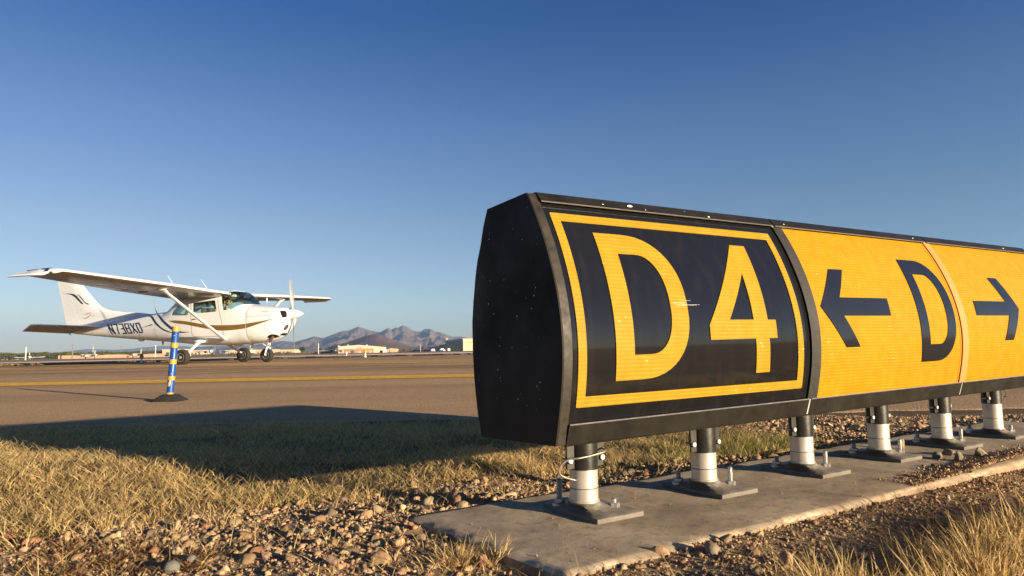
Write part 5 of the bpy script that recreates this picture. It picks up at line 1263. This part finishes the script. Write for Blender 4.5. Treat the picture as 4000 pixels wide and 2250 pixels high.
leafy('palm_like_tree', 'lone dark tree on the skyline left of the timber pole', 209, 1383, 1371, 520, 7, (.09, .08, .045), 180, seed=5)
leafy('bare_tree', 'brown leafless tree left of the white pole', 576, 1378, 1363, 470, 22, (.16, .10, .07), 260, bare=1, seed=6)
leafy('desert_tree', 'dark tree rising over the grey twin engine aircraft', 354, 1382, 1371, 440, 14, (.05, .05, .035), 200, seed=7)
for k, (px, top, w) in enumerate(((1124, 1372, 18), (1088, 1374, 14), (905, 1377, 20), (930, 1378, 16), (652, 1383, 24), (1580, 1362, 18), (1602, 1360, 14))):
    leafy('desert_bush', ('grey green bush left of the rounded tree', 'smaller bush behind the nose wheel', 'bush under the right wing of the blue transport', 'bush between the blue transport and the nose wheel', 'bush at the foot of the white block building', 'low olive bush right of the round roofed shed', 'olive bush left of the bare trees')[k], px, 1385, top, 380, w, (.12, .115, .06), 160, 'bush', seed=20+k)
# hedge of scrub at the far left: one mass
n = 30000; hx = rng.random(n); px = -120+hx*770; Yh = 424+40*rng.random(n); topv = 3.2+1.5*vnoise(px, px*0, .02, 3)+.9*vnoise(px, px*0, .09, 5)-.9*np.clip((px-230)/60, 0, 1)*.6
c = np.stack([(px-2000)/FPX*Yh, Yh, rng.random(n)**.7*topv], 1); s_ = .10+.16*rng.random(n); u = rng.normal(size=(n, 3)); u /= np.linalg.norm(u, axis=1)[:, None]; v = np.cross(u, rng.normal(size=(n, 3))); v /= np.linalg.norm(v, axis=1)[:, None]
V = np.stack([c+(u+v)*s_[:, None], c+(u-v)*s_[:, None], c-(u+v)*s_[:, None], c+(v-u)*s_[:, None]], 1).reshape(-1, 3)
tint = np.array([.105, .11, .035])*(.55+.6*rng.random((n, 1))+.5*vnoise(px, c[:, 2]*20, .06, 9)[:, None])
tag(fast('scrub', V, quads=np.arange(n*4).reshape(-1, 4), mat=M_LEAF, cols=np.repeat(tint, 4, 0)), 'belt of olive green desert scrub beyond the runway', 'scrub', kind='stuff')
# low scrub and earth behind everything on the right
n = 5000; px = 690+rng.random(n)*1300; Yh = 470+60*rng.random(n); top = 1.6*vnoise(px, px*0, .03, 13)+.3
c = np.stack([(px-2000)/FPX*Yh, Yh, rng.random(n)*top], 1); s_ = .25+.25*rng.random(n); u = rng.normal(size=(n, 3)); u /= np.linalg.norm(u, axis=1)[:, None]; v = np.cross(u, rng.normal(size=(n, 3))); v /= np.linalg.norm(v, axis=1)[:, None]
V = np.stack([c+(u+v)*s_[:, None], c+(u-v)*s_[:, None], c-(u+v)*s_[:, None], c+(v-u)*s_[:, None]], 1).reshape(-1, 3)
tint = np.array([.17, .135, .075])*(.6+.7*rng.random((n, 1)))
tag(fast('scrub', V, quads=np.arange(n*4).reshape(-1, 4), mat=M_LEAF, cols=np.repeat(tint, 4, 0)), 'thin line of brown desert scrub at the foot of the hills', 'scrub', kind='stuff')
# runway lights
def edge_light(label, px, d, h, cap):
    p = surf_at(px, d); t = empty('runway_light', (p[0], p[1], float(taxi_z(p[1]))+.01)); tag(t, label, 'runway light')
    MB().lathe([(h*.16, 0), (h*.14, h*.12), (h*.09, h*.14), (h*.09, h*.5)], 14).build('stem', M_WHT, t, True, 40)
    MB().lathe([(h*.13, h*.5), (h*.2, h*.56), (h*.2, h*.62), (h*.17, h*.84), (h*.10, h*.96), (.001, h)], 14).build('lens', cap, t, True, 40)
edge_light('orange capped runway light under the ivory winged aircraft', 1424, 20.5, .34, M_ORANGE); edge_light('small white runway light left of the orange capped one', 1351, 16.0, .33, M_WHT); edge_light('white and amber runway light left of the marker post', 554, 27, .30, M_BAND)
# ------------------------------------------------------------------ stones
M_STONE = m_tint('stone', .9, 0, .15, .5, 120)
def ico(sub):
    bm = bmesh.new(); bmesh.ops.create_icosphere(bm, subdivisions=sub, radius=1); V = np.array([v.co for v in bm.verts]); F = np.array([[v.index for v in f.verts] for f in bm.faces]); bm.free(); return V, F
I1, I2, I3 = ico(1), ico(2), ico(3)
def stone_shape(base, rg, ang=.35, cuts=11, lo=.38, hi=.85):
    V, F = base; W = V*1.0
    for _ in range(cuts):                                # flat facets cut by random planes
        d = rg.normal(size=3); d /= np.linalg.norm(d); k = rg.uniform(lo, hi); t = W@d; W = W-np.clip(t-k, 0, 9)[:, None]*d
    W = W*(1+ang*.35*rg.normal(size=(len(W), 1))*.35); return W*rg.uniform(.55, 1.2, 3)
TONES = np.array([(.44, .30, .18), (.37, .245, .155), (.50, .36, .22), (.29, .20, .13), (.33, .17, .105), (.20, .155, .115), (.42, .32, .21), (.25, .215, .16), (.54, .42, .28), (.33, .22, .135), (.46, .31, .20), (.38, .27, .165)])
def scatter(P, size, base, rg, sink=.35, flat=.75):
    n = len(P); shapes = [stone_shape(base, rg) for _ in range(24)]; nv = len(base[0]); nf = len(base[1]); idx = rg.integers(0, 24, n)
    S = np.array(shapes)[idx]; a = rg.random(n)*6.283; b = rg.normal(0, .7, n); ca, sa, cb, sb = np.cos(a), np.sin(a), np.cos(b), np.sin(b)
    x, y, z = S[..., 0], S[..., 1], S[..., 2]*flat; y, z = y*cb[:, None]-z*sb[:, None], y*sb[:, None]+z*cb[:, None]; x, y = x*ca[:, None]-y*sa[:, None], x*sa[:, None]+y*ca[:, None]
    V = np.stack([x, y, z], -1)*size[:, None, None]; V += P[:, None, :]; V[..., 2] += (size*flat*(1-sink*2))[:, None]*.55
    F = base[1][None]+(np.arange(n)*nv)[:, None, None]; t = TONES[rg.integers(0, len(TONES), n)]*(.58+.66*rg.random((n, 1)))*[1, .93, .80]; return V.reshape(-1, 3), F.reshape(-1, 3), np.repeat(t, nv, 0)
def on_slab(s, n): return (s > -.15) & (s < 2.7) & (n > -.378) & (n < .158)
def top_z(x, y):
    s, n = sn(x, y); return np.where(on_slab(s, n), slab_top(s)+.0005, ground_z(x, y))
rg = np.random.default_rng(5)
parts = []
def rnd(n, x0, x1, y0, y1): return rg.uniform(x0, x1, n), rg.uniform(y0, y1, n)
# fine gravel everywhere bare, near the camera densest
x, y = rnd(300000, -1.9, 3.4, .75, 4.1); s, n_ = sn(x, y); m = soil_mask(x, y); dens = np.interp(y, [.75, 1.6, 2.6, 4.1], [.95, .75, .40, .30])*(.35+1.1*vnoise(x, y, 3, 41))
keep = (rg.random(len(x)) < m*dens*.8) & ~on_slab(s, n_) & (np.abs(x) < .82*y+.25); x, y = x[keep], y[keep]
size = np.exp(rg.normal(math.log(.0034), .48, len(x))); size = np.clip(size, .0012, .009)*np.interp(y, [1, 3.5], [1, 1.5])
parts.append(scatter(np.stack([x, y, ground_z(x, y)], 1), size, I1, rg))
x, y = rnd(80000, -1.6, 3.2, .8, 3.9); s, n_ = sn(x, y); m = soil_mask(x, y)
front_cut = np.where(n_ > .16, .25, 1.0)
keep = (rg.random(len(x)) < m*.60*front_cut*(.15+1.3*vnoise(x, y, 2.4, 44))) & ~on_slab(s, n_) & (np.abs(x) < .82*y+.25); x, y = x[keep], y[keep]
size = np.clip(np.exp(rg.normal(math.log(.0056), .55, len(x))), .0032, .025); parts.append(scatter(np.stack([x, y, ground_z(x, y)], 1), size, I2, rg))
# grit lying on the slab, thicker where soil has washed over its far front corner
s_ = rg.uniform(-.14, 2.6, 1100); n_ = rg.uniform(-.365, .15, 1100); k = rg.random(1100) < np.interp(s_, [-.2, .3, .9, 2.6], [.38, .20, .14, .2]); s_, n_ = s_[k], n_[k]
x, y = sxy(s_, n_); parts.append(scatter(np.stack([x, y, slab_top(s_)+.0003], 1), np.clip(np.exp(rg.normal(math.log(.0016), .45, len(x))), .0008, .0042), I1, rg, .2))
s_ = rg.normal(1.62, .42, 5200); n_ = .152-np.abs(rg.normal(0, .052, 5200)); k = (s_ > 1.02) & (s_ < 2.6) & (n_ > -.06); s_, n_ = s_[k], n_[k]; x, y = sxy(s_, n_)
hp = lambda s_, n_: .016*np.exp(-((s_-1.62)/.36)**2)*np.clip((n_-.03)/.11, 0, 1)
parts.append(scatter(np.stack([x, y, slab_top(s_)+hp(s_, n_)], 1), np.clip(np.exp(rg.normal(math.log(.0028), .5, len(x))), .0012, .008), I1, rg))
V = []; F = []; C = []; b = 0
for v, f, c in parts: V.append(v); F.append(f+b); C.append(c); b += len(v)
tag(fast('gravel', np.concatenate(V), tris=np.concatenate(F), mat=M_STONE, cols=np.concatenate(C)), 'loose tan and reddish gravel round the concrete slab', 'gravel', kind='stuff')
# washed-over soil on the slab's front edge
ss_, nn_ = np.meshgrid(np.linspace(.95, 2.65, 120), np.linspace(-.02, .146, 30)); X, Y = sxy(ss_, nn_); e = vnoise(ss_, nn_, 14, 61)*.016
Z = slab_top(ss_)-.008+hp(ss_, nn_)*1.0+(e-.004)*np.exp(-((ss_-1.62)/.40)**2)*np.clip((nn_-.0)/.10, 0, 1)-np.clip((nn_-.152)/.02, 0, 2)*.012; i = np.arange(29)[:, None]*120+np.arange(119)[None]
tag(fast('dirt', np.stack([X, Y, Z], -1).reshape(-1, 3), quads=np.stack([i, i+1, i+121, i+120], -1).reshape(-1, 4), mat=M_GROUND, cols=np.tile([.25, .17, .105], (3600, 1)), smooth=True), kind='structure')
# stones one can pick out
def rock(label, px, py, wpx, tone, seed, tall=.75, round_=False, zoff=0.0):
    p = gz(px, py, .06)
    for _ in range(4): p = gz(px, py, float(top_z(p[0], p[1]))+zoff)
    r2 = np.random.default_rng(900+seed); size = wpx/2/FPX*p[1]; W, F = I3
    W = stone_shape((W, F), r2, .05, 20, .48, .85) if not round_ else W*r2.uniform(.8, 1.1, 3)
    W = W*(1+.07*np.array([mn.noise(Vector(w)*2.2+Vector((seed, 0, 0))) for w in W])[:, None]+.03*np.array([mn.noise(Vector(w)*7+Vector((seed, 0, 0))) for w in W])[:, None])
    W = W/np.abs(W[:, 0]).max()*[1, .9, tall]*size; a = r2.random()*.8-.4; W = W@np.array([[math.cos(a), math.sin(a), 0], [-math.sin(a), math.cos(a), 0], [0, 0, 1]])
    W[:, 2] -= W[:, 2].min()*.70
    o = fast('stone', W, tris=F, mat=M_STONE, cols=np.tile(tone, (len(W), 1)), smooth=round_); o.location = (p[0], p[1]+size*.3, p[2]-.0008); tag(o, label, 'stone'); return o
GR, OL, PK, TN, RD, DK, CR_ = (.17, .16, .135), (.19, .17, .115), (.30, .18, .115), (.27, .19, .115), (.24, .10, .06), (.08, .075, .07), (.36, .28, .185)
for k, a in enumerate((
    ('rounded olive stone at the corner of the fourth post plate', 3665, 1790, 36, OL, .65, True), ('upright pointed brown stone on the slab beside the fourth plate', 3709, 1778, 30, TN, 1.2, False), ('dark angular stone lying alone on the slab', 3650, 1822, 28, DK, .8, False),
    ('peaked olive stone in the soil at the slab edge', 3750, 1800, 33, OL, 1.05, False), ('largest pale boulder on the washed up soil', 3834, 1782, 48, CR_, .85, False), ('flat tan stone right of the largest boulder', 3905, 1795, 42, TN, .55, False), ('small grey stone with a long shadow on the slab', 3705, 1830, 19, GR, .6, False), ('brown stone at the front rim of the slab', 3794, 1843, 22, TN, .9, False),
    ('upright tan stone leaning against the fourth post', 3526, 1752, 22, TN, 1.3, False), ('orange red stone behind the first post', 2221, 1898, 24, (.45, .17, .08), .9, True), ('dark grey stone at the slab back edge between first and second post', 2583, 1862, 26, GR, .8, False), ('pale pink angular stone behind the second post', 2610, 1790, 32, PK, .8, False),
    ('pink angular stone in the gravel left of the first post', 1895, 1885, 36, PK, .8, False), ('dark red brown stone in the shade behind the slab corner', 1780, 1938, 44, (.16, .09, .07), .6, False), ('grey stone touching the slab far left corner', 1812, 1960, 28, GR, .8, False), ('smooth dark grey stone in the bottom left gravel', 665, 2238, 62, (.15, .155, .14), .75, True),
    ('smaller smooth grey stone right of the larger smooth one', 744, 2202, 42, (.16, .165, .16), .75, True), ('big red brown stone at the left edge of the photo', 28, 2105, 60, RD, .75, False), ('pale greenish flat stone in the middle of the gravel', 1472, 2135, 44, (.36, .33, .20), .7, False), ('pyramid shaped brown stone at the bottom of the gravel', 1300, 2215, 56, (.27, .17, .125), 1.15, False),
    ('pale tan block stone in the left gravel', 690, 2175, 46, (.40, .30, .22), .9, False), ('slate grey stone left of the middle gravel', 1196, 2085, 40, (.17, .17, .155), .75, False), ('pink block stone in the right half of the gravel', 1330, 2095, 40, PK, .8, False), ('small red stone low in the gravel', 1465, 2195, 30, RD, .9, False), ('red brown block stone near the tuft at the slab', 1885, 2215, 40, (.28, .12, .085), .9, False),
    ('tan stone in the gravel near the slab front left', 1640, 2110, 42, TN, .8, False), ('reddish stone at the bottom left of the gravel', 1035, 2185, 44, (.31, .19, .14), .8, False), ('pink stone half buried in the soil under the sign', 3595, 1675, 26, PK, 1.1, False))):
    rock(a[0], a[1], a[2], a[3], a[4], k, a[5], a[6])

# ------------------------------------------------------------------ grass
M_GRASS = m_tint('dry_grass', .7, .45, .15)
def blades(P, h, w, lean, az, tint, rg, curl=.5, seg=3):
    n = len(P); t = np.linspace(0, 1, seg+1); d = np.stack([np.cos(az), np.sin(az)], 1); side_ = rg.random(n)*6.283; sd = np.stack([np.cos(side_), np.sin(side_), np.zeros(n)], 1)
    pts = []
    for k in t:
        a = lean*(k**(1+curl)); pts.append(np.stack([P[:, 0]+d[:, 0]*h*a, P[:, 1]+d[:, 1]*h*a, P[:, 2]+h*k*np.sqrt(np.clip(1-(lean*.7)**2*k*k, .05, 1))], 1))
    V = np.zeros((n, 2*seg+1, 3)); C = np.zeros((n, 2*seg+1, 3))
    for i in range(seg):
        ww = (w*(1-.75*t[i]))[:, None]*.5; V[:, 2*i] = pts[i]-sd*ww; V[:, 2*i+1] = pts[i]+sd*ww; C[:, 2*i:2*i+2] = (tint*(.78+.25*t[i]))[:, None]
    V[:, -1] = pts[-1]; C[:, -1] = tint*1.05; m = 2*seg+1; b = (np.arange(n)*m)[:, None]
    Q = np.concatenate([b+np.array([[2*i, 2*i+1, 2*i+3, 2*i+2]]) for i in range(seg-1)]); T = b+np.array([[2*seg-2, 2*seg-1, 2*seg]]); return V.reshape(-1, 3), Q, T, C.reshape(-1, 3)
class G_:
    def __init__(s): s.V, s.Q, s.T, s.C, s.b = [], [], [], [], 0
    def add(s, r): v, q, t, c = r; s.V.append(v); s.Q.append(q+s.b); s.T.append(t+s.b); s.C.append(c); s.b += len(v)
    def build(s, name): return fast(name, np.concatenate(s.V), tris=np.concatenate(s.T), quads=np.concatenate(s.Q), mat=M_GRASS, cols=np.concatenate(s.C))
STRAW, PALE_, GREEN_, BROWN_ = np.array([.74, .52, .20]), np.array([.86, .66, .33]), np.array([.22, .25, .05]), np.array([.36, .22, .11])
def tints(n, rg, green=.06):
    k = rg.random((n, 1)); t = STRAW*(1-k)+PALE_*k; g = rg.random((n, 1)); t = np.where(g < green, GREEN_*(.8+.6*k), t); t = np.where(g > .93, BROWN_*(.8+.6*k), t); return t*(.50+.70*rg.random((n, 1)))
g = G_(); rg = np.random.default_rng(8)
# the verge between the gravel and the taxiway
n = 230000; x, y = rg.uniform(-4.2, 3.2, n), rg.uniform(1.35, 4.62, n); s, nn = sn(x, y); m = 1-soil_mask(x, y)
tuft = vnoise(x, y, 4.2, 71); hollow = vnoise(x, y, 1.3, 72); lim = EDGE-.08+(vnoise(x, x*0, 2.6, 73)-.5)*.50+(vnoise(x, x*0, 9, 74)-.5)*.22
keep = (m > .3) & (nn < -.3) & (y < lim) & (np.abs(x) < .80*y+.75) & (rg.random(n) < np.clip((tuft-.36)*3.6, .03, 1)*np.clip(1.5-(y-1.5)*.22, .5, 1)) & ~((x > 2.2) & (y > 3.3)); x, y, tuft, hollow = x[keep], y[keep], tuft[keep], hollow[keep]
n = len(x); h = (.012+.024*tuft+.010*hollow)*(.5+.9*rg.random(n))*(1+.9*np.clip((y-3.7)/.5, 0, 1)*vnoise(x, x*0, 3.3, 75)); P = np.stack([x, y, ground_z(x, y)-.003], 1)
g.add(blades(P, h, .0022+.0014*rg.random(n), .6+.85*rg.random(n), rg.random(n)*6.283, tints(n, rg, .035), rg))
# matted, lying straw through the same turf
n = 130000; x, y = rg.uniform(-3.3, 2.4, n), rg.uniform(1.3, 4.4, n); m = 1-soil_mask(x, y); s, nn = sn(x, y)
keep = (m > .15) & (nn < -.3) & (y < EDGE-.25) & (np.abs(x) < .80*y+.25) & (rg.random(n) < .55); x, y = x[keep], y[keep]; n = len(x)
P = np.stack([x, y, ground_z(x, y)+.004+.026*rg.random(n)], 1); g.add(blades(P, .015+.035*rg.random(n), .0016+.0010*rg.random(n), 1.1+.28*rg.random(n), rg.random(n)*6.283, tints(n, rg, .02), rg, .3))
# taller pale stems along the ragged border with the gravel
def clump(cx, cy, k, hh, sp, gr=.03, ln=.55, wd=.0026):
    a = rg.random(k)*6.283; r_ = np.abs(rg.normal(0, sp, k)); x, y = cx+np.cos(a)*r_, cy+np.sin(a)*r_; h = hh*(.35+.75*rg.random(k)); P = np.stack([x, y, top_z(x, y)-.004], 1)
    return blades(P, h, wd*(.7+.6*rg.random(k)), ln*(.3+1.0*rg.random(k)), a+rg.normal(0, .6, k), tints(k, rg, gr)*1.05, rg)
for _ in range(170):
    s0 = rg.uniform(-1.6, 1.9); n0 = -.82+rg.normal(0, .12); cx, cy = sxy(s0, n0)
    g.add(clump(cx, cy, int(rg.uniform(5, 26)), rg.uniform(.022, .062), .022, .03, .75, .0020))
for _ in range(110):                                    # thin straw scattered over the gravel
    cx, cy = rg.uniform(-1.0, .2), rg.uniform(1.15, 2.0)
    if float(soil_mask(cx, cy)) > .5 and not on_slab(*sn(cx, cy)): g.add(clump(cx, cy, int(rg.uniform(4, 14)), rg.uniform(.03, .06), .03, 0, 1.1, .0017))
n = 6000; x, y = rg.uniform(-1.4, 2.6, n), rg.uniform(1.05, 3.4, n); s, nn = sn(x, y); keep = (soil_mask(x, y) > .5) & ~on_slab(s, nn) & (np.abs(x) < .8*y+.2) & (vnoise(x, y, 2.5, 77) > .42); x, y = x[keep], y[keep]; n = len(x)
g.add(blades(np.stack([x, y, ground_z(x, y)+.005], 1), .02+.05*rg.random(n)**2, .0011+.0007*rg.random(n), 1.25+.1*rg.random(n), rg.random(n)*6.283, tints(n, rg, 0)*1.05, rg, .05))
# the sheltered green patch behind the third and fourth posts
for _ in range(70):
    cx, cy = sxy(rg.normal(1.36, .16), rg.normal(-.78, .13)); g.add(clump(cx, cy, 60, rg.uniform(.04, .075), .03, .55, .7, .0024))
for _ in range(26):
    cx, cy = sxy(rg.normal(.95, .14), rg.normal(-.66, .07)); g.add(clump(cx, cy, 40, rg.uniform(.02, .045), .03, .45, .9, .0022))
# coarse tussocks in front of the slab on the right, and the ones beyond the frame that shade it
for _ in range(190):
    s0, n0 = rg.uniform(.05, 2.1), .47+abs(rg.normal(0, .16)); cx, cy = sxy(s0, n0+.10*(float(vnoise(s0, n0, 5, 81))-.5))
    if n0 > .95: continue
    k = float(vnoise(cx, cy, 4, 82)); g.add(clump(cx, cy, int(8+48*k*k*1.6), .030+.085*k*rg.uniform(.5, 1.1), .020, .03, .95, .0036))
for _ in range(90):
    s0, n0 = rg.uniform(.05, 1.1), rg.uniform(.45, .66); cx, cy = sxy(s0, n0); g.add(clump(cx, cy, int(rg.uniform(20, 50)), rg.uniform(.045, .085), .03, .02, .6, .0030))
for _ in range(75):
    s0, n0 = rg.uniform(.05, 1.5), rg.uniform(.47, .75); cx, cy = sxy(s0, n0); g.add(clump(cx, cy, int(rg.uniform(8, 20)), rg.uniform(.085, .135), .025, .02, .45, .0036))
for _ in range(120):
    s0, n0 = rg.uniform(.15, 2.2), rg.uniform(.36, .50); cx, cy = sxy(s0, n0); g.add(clump(cx, cy, int(rg.uniform(6, 22)), rg.uniform(.03, .07), .02, .02, .8, .0024))
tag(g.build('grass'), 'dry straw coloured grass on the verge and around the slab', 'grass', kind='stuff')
# low reddish weeds creeping over the gravel at lower left
w = G_()
for _ in range(34):
    cx, cy = rg.normal(-.78, .13), rg.normal(1.34, .06)
    if not on_slab(*sn(cx, cy)): 
        k = 46; a = rg.random(k)*6.283; r_ = np.abs(rg.normal(0, .022, k)); x, y = cx+np.cos(a)*r_, cy+np.sin(a)*r_
        w.add(blades(np.stack([x, y, ground_z(x, y)], 1), .006+.016*rg.random(k), .0030+.002*rg.random(k), .8+.5*rg.random(k), a, np.where(rg.random((k, 1)) < .4, np.array([[.26, .12, .07]]), np.array([[.34, .24, .10]]))*(.6+.7*rg.random((k, 1))), rg, .2))
tag(w.build('weeds'), 'low russet weeds creeping over the gravel', 'weeds', kind='stuff')
# weeds on the strip beyond the taxiway
w = G_()
for d0, a, bb in ((25.5, -200, 700), (19.5, 900, 1850)):
    for _ in range(60):
        px = rg.uniform(a, bb); p = surf_at(px, d0+rg.normal(0, .7)-(px-a)/(bb-a)*(3.5 if a > 0 else 2)); k = int(rg.uniform(25, 70)); sp = rg.uniform(.06, .22); aa = rg.random(k)*6.283; r_ = np.abs(rg.normal(0, sp, k)); x, y = p[0]+np.cos(aa)*r_, p[1]+np.sin(aa)*r_
        w.add(blades(np.stack([x, y, ground_z(x, y)+.01], 1), rg.uniform(.02, .085)*(.5+.6*rg.random(k)), .03+.02*rg.random(k), .9*rg.random(k), aa, np.array([[.36, .25, .14]])*(.7+.5*rg.random((k, 1))), rg))
tag(w.build('weeds'), 'dry weeds on the earth strip beyond the taxiway', 'weeds', kind='stuff')
def tuft(label, px, py, k, hh, sp, ln, wd=.0026, stems=0):
    p = gz(px, py, .06); q = G_(); t = G_()
    q.add(clump(p[0], p[1], k, hh, sp, .0, ln, wd))
    if stems: q.add(clump(p[0], p[1], stems, hh*2.2, sp*.6, 0, .35, .0020))
    tag(q.build('grass_tuft'), label, 'grass tuft')
tuft('matted straw tuft against the left side of the slab', 1790, 2180, 420, .040, .030, 1.2, .0018, 6)
tuft('upright straw tuft alone in the left gravel', 420, 2085, 26, .06, .02, .9)
tuft('tall pale tuft where the turf meets the gravel at left centre', 500, 1985, 40, .06, .02, .9)
tuft('short straw tuft at the slab side near the bottom edge', 1925, 2195, 60, .04, .018, .9, .002)
tuft('tall bent stems standing out of the sunlit turf', 640, 1925, 18, .085, .014, .6, .003)
# ------------------------------------------------------------------ air, sky, sun, camera
SUN_EL, SUN_AZ = R(9.4), math.atan2(.800, -.600)          # azimuth from +Y towards +X
hz = N('pale_haze'); hz.t.nodes.remove(hz.t.nodes['Material Output']) if False else None
pv = hz.n('ShaderNodeVolumePrincipled'); pv.inputs['Color'].default_value = (.36, .60, 1, 1); pv.inputs['Density'].default_value = 1.35e-4; pv.inputs['Anisotropy'].default_value = .1
hz.l(pv.outputs[0], hz.out.inputs['Volume'])
MB().box((0, 1900, 84), (8900, 5100, 172)).build('haze', hz.m, None)
tag(bpy.data.objects['haze'], 'thin pale air over the airfield', 'haze', kind='stuff')
w = bpy.data.worlds.new('World'); SC.world = w; w.use_nodes = True; t = w.node_tree; t.nodes.clear()
sky = t.nodes.new('ShaderNodeTexSky'); sky.sky_type = 'NISHITA'; sky.sun_disc = False; sky.sun_elevation = SUN_EL; sky.sun_rotation = SUN_AZ
sky.altitude = 700; sky.air_density = 1.0; sky.dust_density = .35; sky.ozone_density = 3
bg = t.nodes.new('ShaderNodeBackground'); bg.inputs['Strength'].default_value = .066; o = t.nodes.new('ShaderNodeOutputWorld')
tc = t.nodes.new('ShaderNodeTexCoord'); sx = t.nodes.new('ShaderNodeSeparateXYZ'); t.links.new(tc.outputs['Generated'], sx.inputs[0])
rp = t.nodes.new('ShaderNodeValToRGB'); el = rp.color_ramp.elements
for _ in range(4): el.new(.5)
for e, (p_, c_) in zip(el, ((.0, (.86, .78, .90)), (.06, (1.1, .93, 1.0)), (.17, (1.14, .89, .90)), (.31, (.84, .79, .93)), (.45, (.33, .56, .87)), (1.0, (.42, .58, .82)))): e.position = p_; e.color = (*[k/1.2 for k in c_], 1)
t.links.new(sx.outputs['Z'], rp.inputs[0]); mx = t.nodes.new('ShaderNodeMix'); mx.data_type = 'RGBA'; mx.blend_type = 'MULTIPLY'; mx.inputs[0].default_value = 1
t.links.new(sky.outputs[0], mx.inputs[6]); t.links.new(rp.outputs[0], mx.inputs[7]); rx = t.nodes.new('ShaderNodeValToRGB'); ex = rx.color_ramp.elements; ad = t.nodes.new('ShaderNodeMath'); ad.operation = 'MULTIPLY_ADD'; ad.inputs[1].default_value = .5; ad.inputs[2].default_value = .5
ex[0].position = .25; ex[0].color = (1, 1, .97, 1); ex[1].position = .8; ex[1].color = (.78, .94, 1, 1); t.links.new(sx.outputs['X'], ad.inputs[0]); t.links.new(ad.outputs[0], rx.inputs[0])
m2 = t.nodes.new('ShaderNodeMix'); m2.data_type = 'RGBA'; m2.blend_type = 'MULTIPLY'; m2.inputs[0].default_value = 1; t.links.new(mx.outputs[2], m2.inputs[6]); t.links.new(rx.outputs[0], m2.inputs[7]); t.links.new(m2.outputs[2], bg.inputs['Color']); t.links.new(bg.outputs[0], o.inputs['Surface'])
L = bpy.data.lights.new('sun', 'SUN'); L.energy = 5; L.angle = R(.53); L.color = (1, .80, .55); so = bpy.data.objects.new('sun', L); COL.objects.link(so)
dirv = Vector((math.sin(SUN_AZ)*math.cos(SUN_EL), math.cos(SUN_AZ)*math.cos(SUN_EL), math.sin(SUN_EL))); so.rotation_euler = (-dirv).to_track_quat('-Z', 'Y').to_euler(); so.location = (8, -6, 6)
c = bpy.data.cameras.new('camera'); c.sensor_width = 36; c.lens = 36*FPX/4000; c.clip_start = .02; c.clip_end = 20000
c.dof.use_dof = True; c.dof.focus_distance = 4.0; c.dof.aperture_fstop = 14
co = bpy.data.objects.new('camera', c); COL.objects.link(co)
co.matrix_world = Matrix(((CR[0], CU[0], -_F[0], 0), (CR[1], CU[1], -_F[1], 0), (CR[2], CU[2], -_F[2], CAMZ), (0, 0, 0, 1)))
SC.camera = co
v = SC.view_settings; v.view_transform = 'Standard'; v.look = 'None'; v.exposure = 1.45; v.gamma = 1; v.use_curve_mapping = False
cy = SC.cycles; cy.max_bounces = 8; cy.transparent_max_bounces = 16; cy.volume_bounces = 0; cy.use_denoising = True; cy.sample_clamp_indirect = 8; cy.caustics_reflective = False; cy.caustics_refractive = False
SC.render.film_transparent = False
